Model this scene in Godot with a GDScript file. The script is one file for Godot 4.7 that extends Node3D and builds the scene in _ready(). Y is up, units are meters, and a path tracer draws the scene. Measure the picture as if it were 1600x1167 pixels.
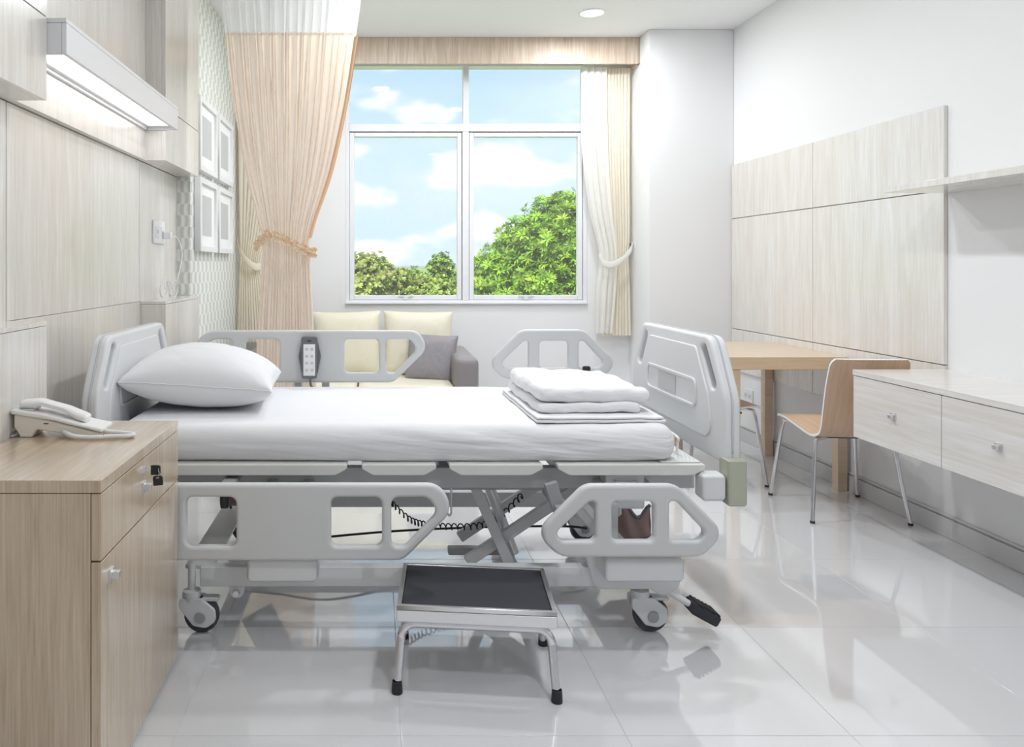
extends Node3D
# A hospital room seen from beside the bed. x to the right, y up; D is the distance in front of the camera (z = -D).

const EYE := 1.25
const FOCAL := 1170.0
var M := {}
var taken := {}
var rng := RandomNumberGenerator.new()


func V(x: float, h: float, d: float) -> Vector3:
	return Vector3(x, h, -d)


# ---------------------------------------------------------------- mesh building
class MB:
	var v := PackedVector3Array()
	var n := PackedVector3Array()

	func tri(a: Vector3, b: Vector3, c: Vector3, na: Vector3, nb: Vector3, nc: Vector3) -> void:
		if (b - a).cross(c - a).dot(na + nb + nc) > 0.0:
			v.append(a); v.append(c); v.append(b)
			n.append(na); n.append(nc); n.append(nb)
		else:
			v.append(a); v.append(b); v.append(c)
			n.append(na); n.append(nb); n.append(nc)

	func quad(a: Vector3, b: Vector3, c: Vector3, d: Vector3, na: Vector3, nb: Vector3, nc: Vector3, nd: Vector3) -> void:
		tri(a, b, c, na, nb, nc)
		tri(a, c, d, na, nc, nd)

	# a box with rounded-over edges
	func box(lo: Vector3, hi: Vector3, bevel := 0.003, turn := Transform3D.IDENTITY) -> MB:
		var c := (lo + hi) / 2.0
		var h := (hi - lo).abs() / 2.0
		var r: float = minf(bevel, minf(h.x, minf(h.y, h.z)) * 0.95)
		var k := h - Vector3(r, r, r)
		var B := turn.basis
		var at := func(sx: float, sy: float, sz: float, ax: int) -> Vector3:
			var p := Vector3(sx * k.x, sy * k.y, sz * k.z)
			if ax == 0: p.x = sx * h.x
			elif ax == 1: p.y = sy * h.y
			else: p.z = sz * h.z
			return turn * (c + p)
		var nx := func(s: float, ax: int) -> Vector3:
			return B * (Vector3(s, 0, 0) if ax == 0 else Vector3(0, s, 0) if ax == 1 else Vector3(0, 0, s))
		for s in [-1.0, 1.0]:
			for ax in 3:
				var q := []
				for e in [[-1.0, -1.0], [1.0, -1.0], [1.0, 1.0], [-1.0, 1.0]]:
					q.append(at.call(s, e[0], e[1], 0) if ax == 0 else at.call(e[0], s, e[1], 1) if ax == 1 else at.call(e[0], e[1], s, 2))
				var nn: Vector3 = nx.call(s, ax)
				quad(q[0], q[1], q[2], q[3], nn, nn, nn, nn)
		for s in [-1.0, 1.0]:
			for t in [-1.0, 1.0]:
				quad(at.call(s, t, -1.0, 0), at.call(s, t, 1.0, 0), at.call(s, t, 1.0, 1), at.call(s, t, -1.0, 1), nx.call(s, 0), nx.call(s, 0), nx.call(t, 1), nx.call(t, 1))
				quad(at.call(s, -1.0, t, 0), at.call(s, 1.0, t, 0), at.call(s, 1.0, t, 2), at.call(s, -1.0, t, 2), nx.call(s, 0), nx.call(s, 0), nx.call(t, 2), nx.call(t, 2))
				quad(at.call(-1.0, s, t, 1), at.call(1.0, s, t, 1), at.call(1.0, s, t, 2), at.call(-1.0, s, t, 2), nx.call(s, 1), nx.call(s, 1), nx.call(t, 2), nx.call(t, 2))
				for u in [-1.0, 1.0]:
					tri(at.call(s, t, u, 0), at.call(s, t, u, 1), at.call(s, t, u, 2), nx.call(s, 0), nx.call(t, 1), nx.call(u, 2))
		return self

	# rows of points joined as a smooth sheet; out says on which side the surface faces
	func grid(rows: Array, flip := false, round_u := false) -> MB:
		var nr := rows.size()
		var nc: int = rows[0].size()
		var nn := []
		for i in nr:
			var row := PackedVector3Array()
			for j in nc:
				var a: Vector3 = rows[mini(i + 1, nr - 1)][j] - rows[maxi(i - 1, 0)][j]
				var b: Vector3
				if round_u:
					b = rows[i][(j + 1) % nc] - rows[i][(j + nc - 1) % nc]
				else:
					b = rows[i][mini(j + 1, nc - 1)] - rows[i][maxi(j - 1, 0)]
				var c := a.cross(b)
				if c.length() < 1e-12:
					c = Vector3.UP
				c = c.normalized()
				row.append(-c if flip else c)
			nn.append(row)
		for i in nr - 1:
			for j in (nc if round_u else nc - 1):
				var k := (j + 1) % nc
				quad(rows[i][j], rows[i][k], rows[i + 1][k], rows[i + 1][j], nn[i][j], nn[i][k], nn[i + 1][k], nn[i + 1][j])
		return self

	func fan(loop: PackedVector3Array, nn: Vector3) -> void:
		var c := Vector3.ZERO
		for p in loop:
			c += p
		c /= loop.size()
		for i in loop.size():
			tri(c, loop[i], loop[(i + 1) % loop.size()], nn, nn, nn)

	# a tube along points, radius r (or one radius for each point)
	func tube(path: PackedVector3Array, r: float, sides := 10, radii := PackedFloat32Array()) -> MB:
		var t0 := (path[1] - path[0]).normalized()
		var side := t0.cross(Vector3.UP if absf(t0.y) < 0.9 else Vector3.RIGHT).normalized()
		var rings := []
		var norms := []
		for i in path.size():
			var t := (path[mini(i + 1, path.size() - 1)] - path[maxi(i - 1, 0)]).normalized()
			side = (side - t * side.dot(t)).normalized()
			var up := t.cross(side)
			var rr := radii[i] if radii.size() else r
			var ring := PackedVector3Array()
			var nr := PackedVector3Array()
			for j in sides:
				var a := TAU * j / sides
				var o := side * cos(a) + up * sin(a)
				ring.append(path[i] + o * rr)
				nr.append(o)
			rings.append(ring)
			norms.append(nr)
		for i in path.size() - 1:
			for j in sides:
				var k := (j + 1) % sides
				quad(rings[i][j], rings[i][k], rings[i + 1][k], rings[i + 1][j], norms[i][j], norms[i][k], norms[i + 1][k], norms[i + 1][j])
		fan(rings[0], (path[0] - path[1]).normalized())
		fan(rings[-1], (path[-1] - path[-2]).normalized())
		return self

	# turned shape: profile of (radius, height along axis)
	func lathe(profile: Array, where: Vector3, axis: Vector3, sides := 24) -> MB:
		axis = axis.normalized()
		var s := axis.cross(Vector3.UP if absf(axis.y) < 0.9 else Vector3.RIGHT).normalized()
		var t := axis.cross(s)
		for i in profile.size() - 1:
			var a: Vector2 = profile[i]
			var b: Vector2 = profile[i + 1]
			var e := (b - a).normalized()
			for j in sides:
				var q := []
				var qn := []
				for w in [[a, j], [a, j + 1], [b, j + 1], [b, j]]:
					var ang: float = TAU * w[1] / sides
					var o := s * cos(ang) + t * sin(ang)
					q.append(where + o * w[0].x + axis * w[0].y)
					qn.append((o * e.y - axis * e.x).normalized())
				quad(q[0], q[1], q[2], q[3], qn[0], qn[1], qn[2], qn[3])
		return self

	# a plate cut from a flat outline with holes, its rims rounded over; frame maps (u, v, w) to the place
	func plate(outline: PackedVector2Array, holes: Array, thick: float, bevel: float, frame: Transform3D, steps := 3) -> MB:
		var loops := [outline]
		loops.append_array(holes)
		var inset_loops := []
		var nz := (frame.basis * Vector3(0, 0, 1)).normalized()
		for li in loops.size():
			var lp: PackedVector2Array = loops[li]
			if Geometry2D.is_polygon_clockwise(lp):
				lp = lp.duplicate()
				lp.reverse()
			var m := lp.size()
			var nrm := PackedVector2Array()
			for i in m:
				var e1 := (lp[i] - lp[(i + m - 1) % m]).normalized()
				var e2 := (lp[(i + 1) % m] - lp[i]).normalized()
				var o := Vector2(e1.y, -e1.x) + Vector2(e2.y, -e2.x)
				nrm.append(o.normalized() * (1.0 if li == 0 else -1.0))
			var prof := []
			for k in steps + 1:
				var a := PI / 2 * k / steps
				prof.append([bevel * (1.0 - cos(a)), -thick / 2 + bevel * (1.0 - sin(a)), Vector2(cos(a), -sin(a))])
			prof.reverse()
			for k in steps + 1:
				var a := PI / 2 * k / steps
				prof.append([bevel * (1.0 - cos(a)), thick / 2 - bevel * (1.0 - sin(a)), Vector2(cos(a), sin(a))])
			for k in prof.size() - 1:
				for i in m:
					var j := (i + 1) % m
					var p := []
					var q := []
					for w in [[i, k], [j, k], [j, k + 1], [i, k + 1]]:
						var f: Array = prof[w[1]]
						var flat: Vector2 = lp[w[0]] - nrm[w[0]] * f[0]
						p.append(frame * Vector3(flat.x, flat.y, f[1]))
						q.append((frame.basis * Vector3(nrm[w[0]].x * f[2].x, nrm[w[0]].y * f[2].x, f[2].y)).normalized())
					quad(p[0], p[1], p[2], p[3], q[0], q[1], q[2], q[3])
			var ins := PackedVector2Array()
			for i in m:
				ins.append(lp[i] - nrm[i] * bevel)
			inset_loops.append(ins)
		var lo := Vector2(1e9, 1e9)
		var hi := -lo
		for p in inset_loops[0]:
			lo = lo.min(p)
			hi = hi.max(p)
		var cuts := [lo.x - 1.0]
		for i in range(1, inset_loops.size()):
			var c := Vector2.ZERO
			for p in inset_loops[i]:
				c += p
			cuts.append((c / inset_loops[i].size()).x)
		cuts.append(hi.x + 1.0)
		cuts.sort()
		for i in cuts.size() - 1:
			var slab := PackedVector2Array([Vector2(cuts[i], lo.y - 1), Vector2(cuts[i + 1], lo.y - 1), Vector2(cuts[i + 1], hi.y + 1), Vector2(cuts[i], hi.y + 1)])
			var pieces := Geometry2D.intersect_polygons(inset_loops[0], slab)
			for h in range(1, inset_loops.size()):
				var next := []
				for pc in pieces:
					next.append_array(Geometry2D.clip_polygons(pc, inset_loops[h]))
				pieces.assign(next)
			for pc in pieces:
				var ix := Geometry2D.triangulate_polygon(pc)
				for k in range(0, ix.size(), 3):
					for s in [-1.0, 1.0]:
						var z: float = s * thick / 2
						tri(frame * Vector3(pc[ix[k]].x, pc[ix[k]].y, z), frame * Vector3(pc[ix[k + 1]].x, pc[ix[k + 1]].y, z), frame * Vector3(pc[ix[k + 2]].x, pc[ix[k + 2]].y, z), nz * s, nz * s, nz * s)
		return self

	# a box with soft corners whose skin a function may push out or in
	func soft(size: Vector3, r: float, where: Transform3D, n_div := 24, push = null) -> MB:
		var h := size / 2.0
		var core := h - Vector3(r, r, r)
		var P := func(ax: int, s: float, u: float, w: float) -> Vector3:
			var q := Vector3(s, u, w) if ax == 0 else Vector3(w, s, u) if ax == 1 else Vector3(u, w, s)
			var p := Vector3(q.x * h.x, q.y * h.y, q.z * h.z)
			var c := p.clamp(-core, core)
			var d := p - c
			d = d.normalized() if d.length() > 1e-9 else Vector3.UP
			p = c + d * r
			if push != null:
				p += push.call(p, d)
			return p
		for ax in 3:
			for s in [-1.0, 1.0]:
				var rows := []
				for i in n_div + 1:
					var row := PackedVector3Array()
					var u := sin((float(i) / n_div - 0.5) * PI) * 0.5 + (float(i) / n_div - 0.5)
					for j in n_div + 1:
						var w := sin((float(j) / n_div - 0.5) * PI) * 0.5 + (float(j) / n_div - 0.5)
						row.append(where * (P.call(ax, s, u, w) as Vector3))
					rows.append(row)
				grid(rows, s < 0.0)
		return self

	func mesh() -> ArrayMesh:
		var a := []
		a.resize(Mesh.ARRAY_MAX)
		a[Mesh.ARRAY_VERTEX] = v
		a[Mesh.ARRAY_NORMAL] = n
		var m := ArrayMesh.new()
		m.add_surface_from_arrays(Mesh.PRIMITIVE_TRIANGLES, a)
		return m


# ---------------------------------------------------------------- scene helpers
func numbered(called: String) -> String:
	taken[called] = taken.get(called, -1) + 1
	return called if taken[called] == 0 else "%s_%03d" % [called, taken[called]]


func thing(called: String, label: String, category: String, at := Vector3.ZERO, turn := 0.0, group := "") -> Node3D:
	var o := Node3D.new()
	o.name = numbered(called)
	add_child(o)
	o.position = at
	o.rotation.y = turn
	tag(o, label, category, group)
	return o


func tag(o: Node, label: String, category: String, group := "", kind := "") -> Node:
	o.set_meta("label", label)
	o.set_meta("category", category)
	if group: o.set_meta("group", group)
	if kind: o.set_meta("kind", kind)
	return o


func obj(called: String, b, m: Material, parent: Node = null) -> MeshInstance3D:
	var o := MeshInstance3D.new()
	o.mesh = b.mesh() if b is MB else b
	o.material_override = m
	if parent:
		o.name = called
		parent.add_child(o, true)
	else:
		o.name = numbered(called)
		add_child(o)
	return o


func struct(called: String, b, m: Material) -> MeshInstance3D:
	var o := obj(called, b, m)
	o.set_meta("kind", "structure")
	return o


func bx(x0: float, x1: float, h0: float, h1: float, d0: float, d1: float, bevel := 0.003) -> MB:
	return MB.new().box(Vector3(minf(x0, x1), minf(h0, h1), -maxf(d0, d1)), Vector3(maxf(x0, x1), maxf(h0, h1), -minf(d0, d1)), bevel)


func smooth_path(pts: Array, steps := 8) -> PackedVector3Array:
	var out := PackedVector3Array()
	for i in pts.size() - 1:
		var a: Vector3 = pts[maxi(i - 1, 0)]
		var b: Vector3 = pts[i]
		var c: Vector3 = pts[i + 1]
		var e: Vector3 = pts[mini(i + 2, pts.size() - 1)]
		for k in steps:
			out.append(b.cubic_interpolate(c, a, e, float(k) / steps))
	out.append(pts[-1])
	return out


# round the corners of a flat outline: pts of [x, y, radius]
func rounded(pts: Array, steps := 6) -> PackedVector2Array:
	var out := PackedVector2Array()
	var m := pts.size()
	for i in m:
		var p := Vector2(pts[i][0], pts[i][1])
		var r: float = pts[i][2]
		var a := Vector2(pts[(i + m - 1) % m][0], pts[(i + m - 1) % m][1])
		var b := Vector2(pts[(i + 1) % m][0], pts[(i + 1) % m][1])
		var da := (a - p).normalized()
		var db := (b - p).normalized()
		var ang := da.angle_to(db)
		var half := absf(ang) / 2.0
		var cut := minf(r / tan(half), minf(p.distance_to(a), p.distance_to(b)) * 0.49)
		var rr := cut * tan(half)
		if r <= 0.0:
			out.append(p)
			continue
		var c := p + (da + db).normalized() * (rr / sin(half))
		var s := (p + da * cut) - c
		var e := (p + db * cut) - c
		var sweep := s.angle_to(e)
		for k in steps + 1:
			out.append(c + s.rotated(sweep * k / steps))
	return out


# ---------------------------------------------------------------- materials
func mat(c: Color, rough := 0.6, metal := 0.0, spec := 0.5) -> StandardMaterial3D:
	var m := StandardMaterial3D.new()
	m.albedo_color = c
	m.roughness = rough
	m.metallic = metal
	m.metallic_specular = spec
	return m


func rgb(r: int, g: int, b: int) -> Color:
	return Color(r / 255.0, g / 255.0, b / 255.0)


func grain_image(along_v: bool, contrast: float, seed_: int) -> ImageTexture:
	var w := 1024
	var l := 256
	var fine := FastNoiseLite.new()
	fine.seed = seed_
	fine.frequency = 1.0
	fine.noise_type = FastNoiseLite.TYPE_SIMPLEX_SMOOTH
	var im := Image.create(w if along_v else l, l if along_v else w, false, Image.FORMAT_RGB8)
	var f := func(x: float, y: float) -> float:
		return 0.45 * fine.get_noise_2d(x * 0.27, y * 0.012) + 0.4 * fine.get_noise_2d(x * 0.075 + 50.0, y * 0.008) + 0.35 * fine.get_noise_2d(x * 0.018 + 90.0, y * 0.004)
	for x in w:
		var t := clampf((x - 900.0) / 124.0, 0.0, 1.0)
		for y in l:
			var yy: float = absf(y - 128.0) * 2.0
			var g: float = lerpf(f.call(x, yy), f.call(x - w, yy), t) if t > 0.0 else f.call(x, yy)
			g = 1.0 + contrast * clampf(g, -1.0, 1.0) - contrast * 0.5
			var c := Color(g, g * (1.0 - 0.35 * (1.0 - g)), g * (1.0 - 0.8 * (1.0 - g))).clamp()
			if along_v: im.set_pixel(x, y, c)
			else: im.set_pixel(y, x, c)
	return ImageTexture.create_from_image(im)


func wood(tex: Texture2D, c: Color, rough: float, spec: float, coat: float, shift := 0.0) -> StandardMaterial3D:
	var m := mat(c, rough, 0.0, spec)
	m.albedo_texture = tex
	m.uv1_triplanar = true
	m.uv1_world_triplanar = true
	m.uv1_triplanar_sharpness = 8.0
	m.uv1_scale = Vector3(0.55, 0.55, 0.55)
	m.uv1_offset = Vector3(shift, shift * 0.7, shift * 1.3)
	if coat > 0.0:
		m.clearcoat_enabled = true
		m.clearcoat = coat
		m.clearcoat_roughness = rough * 0.8
	return m


func make_materials() -> void:
	var g_up := grain_image(true, 0.085, 3)
	var g_flat := grain_image(false, 0.075, 8)
	var g_strong := grain_image(true, 0.16, 12)
	M.wood = wood(g_up, rgb(241, 239, 237), 0.25, 0.75, 1.0)
	M.wood_b = wood(g_up, rgb(239, 237, 234), 0.25, 0.75, 1.0, 0.37)
	M.wood_c = wood(g_up, rgb(242, 241, 239), 0.25, 0.75, 1.0, 0.71)
	M.cabinet = wood(g_strong, rgb(222, 204, 180), 0.25, 0.75, 1.0, 0.2)
	M.pale = wood(g_flat, rgb(243, 241, 239), 0.3, 0.7, 0.8)
	M.desk = wood(g_flat, rgb(232, 209, 181), 0.35, 0.6, 0.6)
	M.ply = wood(g_up, rgb(222, 193, 167), 0.42, 0.5, 0.1)
	M.pelmet = wood(g_strong, rgb(233, 219, 206), 0.45, 0.5, 0.0, 0.5)
	M.wall = mat(rgb(241, 241, 242), 0.75, 0.0, 0.4)
	M.ceiling = mat(rgb(250, 250, 250), 0.85, 0.0, 0.3)
	M.skirt = mat(rgb(222, 222, 224), 0.4)
	M.white = mat(rgb(240, 240, 242), 0.35)
	M.frame_white = mat(rgb(240, 240, 244), 0.4)
	M.plastic = mat(rgb(230, 231, 232), 0.38)
	M.plastic_dim = mat(rgb(205, 207, 208), 0.42)
	M.enamel = mat(rgb(212, 213, 213), 0.4)
	M.tray = mat(rgb(228, 228, 224), 0.4)
	M.bumper = mat(rgb(184, 186, 168), 0.5)
	M.linen = mat(rgb(238, 238, 240), 0.85, 0.0, 0.3)
	M.towel = mat(rgb(240, 240, 242), 0.95, 0.0, 0.2)
	M.black = mat(rgb(40, 40, 44), 0.5)
	M.rubber = mat(rgb(66, 66, 72), 0.75, 0.0, 0.35)
	M.tyre = mat(rgb(74, 76, 80), 0.6)
	M.grey = mat(rgb(168, 170, 172), 0.5)
	M.dark_grey = mat(rgb(112, 112, 116), 0.45)
	M.chrome = mat(rgb(222, 222, 226), 0.14, 1.0)
	M.steel = mat(rgb(230, 230, 232), 0.32, 1.0)
	M.groove = mat(rgb(120, 96, 92), 0.8)
	M.leather = mat(rgb(150, 143, 144), 0.42)
	M.cream = mat(rgb(233, 227, 207), 0.48)
	M.greycloth = mat(rgb(152, 148, 154), 0.55)
	M.brown = mat(rgb(150, 126, 124), 0.5)
	M.phone = mat(rgb(245, 244, 242), 0.35)
	M.phone_base = mat(rgb(234, 228, 217), 0.45)
	M.print = mat(rgb(203, 203, 205), 0.6)
	M.mount = mat(rgb(246, 246, 246), 0.7)
	M.tile = mat(rgb(230, 230, 232), 0.05, 0.0, 0.75)
	M.tile_b = mat(rgb(229, 229, 231), 0.05, 0.0, 0.75)
	M.tile_c = mat(rgb(231, 231, 233), 0.055, 0.0, 0.75)
	for t in [M.tile, M.tile_b, M.tile_c]:
		t.clearcoat_enabled = true
		t.clearcoat = 1.0
		t.clearcoat_roughness = 0.03
	M.grout = mat(rgb(208, 208, 211), 0.4)
	M.glass = mat(Color(1, 1, 1, 0.04), 0.02, 0.0, 0.1)
	M.glass.transparency = BaseMaterial3D.TRANSPARENCY_ALPHA
	M.picture_glass = mat(Color(1, 1, 1, 0.05), 0.03)
	M.picture_glass.transparency = BaseMaterial3D.TRANSPARENCY_ALPHA
	M.peach = mat(rgb(252, 243, 234), 0.85, 0.0, 0.2)
	M.peach.backlight_enabled = true
	M.peach.backlight = rgb(225, 208, 192)
	M.peach_edge = mat(rgb(248, 205, 165), 0.85, 0.0, 0.2)
	M.flower = mat(rgb(248, 222, 192), 0.85, 0.0, 0.2)
	M.creamcloth = mat(rgb(252, 247, 235), 0.85, 0.0, 0.2)
	M.creamcloth.backlight_enabled = true
	M.creamcloth.backlight = rgb(200, 185, 150)
	M.sheer = mat(rgb(248, 247, 244), 0.85, 0.0, 0.2)
	M.sheer.backlight_enabled = true
	M.sheer.backlight = rgb(220, 218, 210)
	M.net = mat(Color(0.98, 0.98, 0.98, 0.86), 0.9, 0.0, 0.2)
	M.net.transparency = BaseMaterial3D.TRANSPARENCY_ALPHA
	M.net.backlight_enabled = true
	M.net.backlight = rgb(210, 210, 210)
	M.paper = wallpaper()
	M.lamp = mat(rgb(250, 250, 250), 0.5)
	M.lamp.emission_enabled = true
	M.lamp.emission = Color.WHITE
	M.lamp.emission_energy_multiplier = 1.3
	M.bark = mat(rgb(110, 96, 80), 0.9)
	M.leaf = mat(Color.WHITE, 0.5, 0.0, 0.5)
	M.leaf.vertex_color_use_as_albedo = true
	M.leaf.backlight_enabled = true
	M.leaf.backlight = Color(0.75, 0.8, 0.4)
	M.lawn = mat(rgb(112, 140, 70), 0.95)


# printed wallpaper: staggered rows of soft upright waves
func wallpaper() -> StandardMaterial3D:
	var w := 256
	var h := 256
	var im := Image.create(w, h, false, Image.FORMAT_RGB8)
	for y in h:
		for x in w:
			var fy := y / float(h) * 2.0
			var row := int(fy)
			var ty := fy - row
			var tx := fposmod(x / float(w) + 0.5 * row + 0.10 * sin(PI * ty) * (1.0 if row == 0 else -1.0), 1.0)
			var g := 0.5 + 0.5 * cos(TAU * tx)
			g = smoothstep(0.15, 0.85, g)
			var edge := smoothstep(0.0, 0.07, minf(ty, 1.0 - ty))
			g = lerpf(0.72, g, edge)
			im.set_pixel(x, y, rgb(212, 214, 207).lerp(rgb(243, 244, 240), g))
	var m := mat(Color.WHITE, 0.55)
	m.albedo_texture = ImageTexture.create_from_image(im)
	m.uv1_triplanar = true
	m.uv1_world_triplanar = true
	m.uv1_triplanar_sharpness = 12.0
	m.uv1_scale = Vector3(1.0 / 0.045, 1.0 / 0.135, 1.0 / 0.11)
	return m


# air and clouds for every direction
func sky_image() -> ImageTexture:
	var w := 2048
	var h := 1024
	var im := Image.create(w, h, false, Image.FORMAT_RGBF)
	var big := FastNoiseLite.new()
	big.seed = 41
	big.noise_type = FastNoiseLite.TYPE_SIMPLEX_SMOOTH
	big.fractal_type = FastNoiseLite.FRACTAL_FBM
	big.fractal_octaves = 5
	big.frequency = 1.0
	im.fill(Color(0.50, 0.54, 0.52))
	for y in h / 2:
		var up := (0.5 - (y + 0.5) / h) * PI
		var ch := cos(up)
		var sh := sin(up)
		for x in w:
			var a := (x + 0.5) / w * TAU
			var nx := ch * cos(a)
			var nz := ch * sin(a)
			var n := big.get_noise_3d(nx * 5.0, sh * 13.0, nz * 5.0)
			var c := smoothstep(-0.02, 0.30, n + 0.02)
			var thin := smoothstep(-0.35, 0.5, big.get_noise_3d(nx * 2.0 + 7.0, sh * 5.0, nz * 2.0))
			var air := Color(0.45, 0.68, 0.91).lerp(Color(0.63, 0.81, 0.95), exp(-sh * 3.0))
			air = air.lerp(Color(0.80, 0.90, 0.98), 0.6 * thin)
			air = air.lerp(Color(1.02, 1.04, 1.06), c)
			im.set_pixel(x, y, air)
	return ImageTexture.create_from_image(im)


# ---------------------------------------------------------------- the scene
func _ready() -> void:
	rng.seed = 7
	var cam := Camera3D.new()
	cam.name = "camera"
	cam.projection = Camera3D.PROJECTION_FRUSTUM
	cam.near = 0.05
	cam.far = 3000.0
	cam.size = 1167.0 / FOCAL * 0.05
	cam.frustum_offset = Vector2((800.0 - 588.0) / FOCAL, -(583.5 - 416.0) / FOCAL) * 0.05
	cam.position = Vector3(0, EYE, 0)
	cam.current = true
	add_child(cam)
	var we := WorldEnvironment.new()
	we.name = "environment"
	var env := Environment.new()
	env.background_mode = Environment.BG_SKY
	var sky := Sky.new()
	var pan := PanoramaSkyMaterial.new()
	pan.panorama = sky_image()
	sky.sky_material = pan
	env.sky = sky
	env.background_energy_multiplier = 0.93
	env.tonemap_mode = Environment.TONE_MAPPER_LINEAR
	env.tonemap_exposure = 1.23
	env.sdfgi_enabled = true
	env.ssao_enabled = true
	env.ssil_enabled = true
	we.environment = env
	add_child(we)
	var sun := DirectionalLight3D.new()
	sun.name = "sun"
	sun.light_energy = 2.2
	sun.light_color = Color(1.0, 0.97, 0.9)
	sun.light_angular_distance = 0.6
	sun.shadow_enabled = true
	add_child(sun)
	sun.look_at_from_position(Vector3.ZERO, Vector3(0.35, -0.9, -0.75))
	make_materials()
	room()
	window_wall()
	headboard_wall()
	right_wall()
	bed()
	bedding()
	bedside()
	sofa()
	curtains()
	desk_and_chairs()
	drawers()
	step_stool()
	downlight(Vector2(1.49, 5.17), "round recessed ceiling downlight in view above the window curtain")
	downlight(Vector2(0.05, 4.7), "round recessed ceiling downlight above the floor between sofa and bed")
	downlight(Vector2(0.9, 3.75), "round recessed ceiling downlight above the window side of the bed's foot end")
	downlight(Vector2(0.9, 2.0), "round recessed ceiling downlight above the step stool")
	downlight(Vector2(0.9, 0.4), "round recessed ceiling downlight above the place of the camera")
	outdoors()


func room() -> void:
	var fl := struct("floor", bx(-1.35, 2.79, -0.2, -0.0012, -1.75, 6.15, 0.0), M.grout)
	var xs := [-1.2]
	var x := 0.665 - 1.8
	while x < 2.64:
		xs.append(x)
		x += 0.6
	xs.append(2.64)
	var ds := [-1.6]
	var d := 2.595 - 4.2 + 0.6
	while d < 5.95:
		ds.append(d)
		d += 0.6
	ds.append(5.95)
	var shapes := {}
	for i in xs.size() - 1:
		for j in ds.size() - 1:
			var w: float = xs[i + 1] - xs[i] - 0.0015
			var l: float = ds[j + 1] - ds[j] - 0.0015
			if w < 0.02 or l < 0.02:
				continue
			var key := "%.4f %.4f" % [w, l]
			if not shapes.has(key):
				shapes[key] = MB.new().box(Vector3(-w / 2, -0.009, -l / 2), Vector3(w / 2, 0, l / 2), 0.0008).mesh()
			var t := obj("tile", shapes[key], [M.tile, M.tile_b, M.tile_c][(i * 7 + j * 5) % 3], fl)
			t.position = V((xs[i] + xs[i + 1]) / 2, 0, (ds[j] + ds[j + 1]) / 2)
	struct("ceiling", bx(-1.35, 2.79, 3.0, 3.2, -1.75, 6.15, 0.0), M.ceiling)
	struct("wall_left", bx(-1.35, -1.2, 0, 3.0, -1.75, 6.15, 0.0), M.wall)
	struct("wall_left_corner", bx(-1.2, -1.1, 0, 3.0, 4.43, 5.95, 0.002), M.paper)
	struct("wall_right", bx(2.64, 2.79, 0, 3.0, -1.75, 6.15, 0.0), M.wall)
	struct("wall_near", bx(-1.2, 2.64, 0, 3.0, -1.75, -1.6, 0.0), M.wall)
	struct("wall_pier", bx(2.014, 2.64, 0, 3.0, 5.53, 5.95, 0.004), M.wall)
	for e in [["baseboard_right", 2.626, 2.64, -1.6, 5.53], ["baseboard_back", -1.1, 2.014, 5.936, 5.95], ["baseboard_pier", 2.0, 2.626, 5.516, 5.53]]:
		var b := bx(e[1], e[2], 0.0, 0.088, e[3], e[4], 0.002)
		if e[0] == "baseboard_right":
			b.box(V(2.629, 0.094, 5.52), V(2.64, 0.106, -1.6), 0.003)
		else:
			b.box(V(e[1], 0.094, e[4]), V(e[2], 0.106, e[3] + 0.003), 0.003)
		struct(e[0], b, M.skirt)


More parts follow.
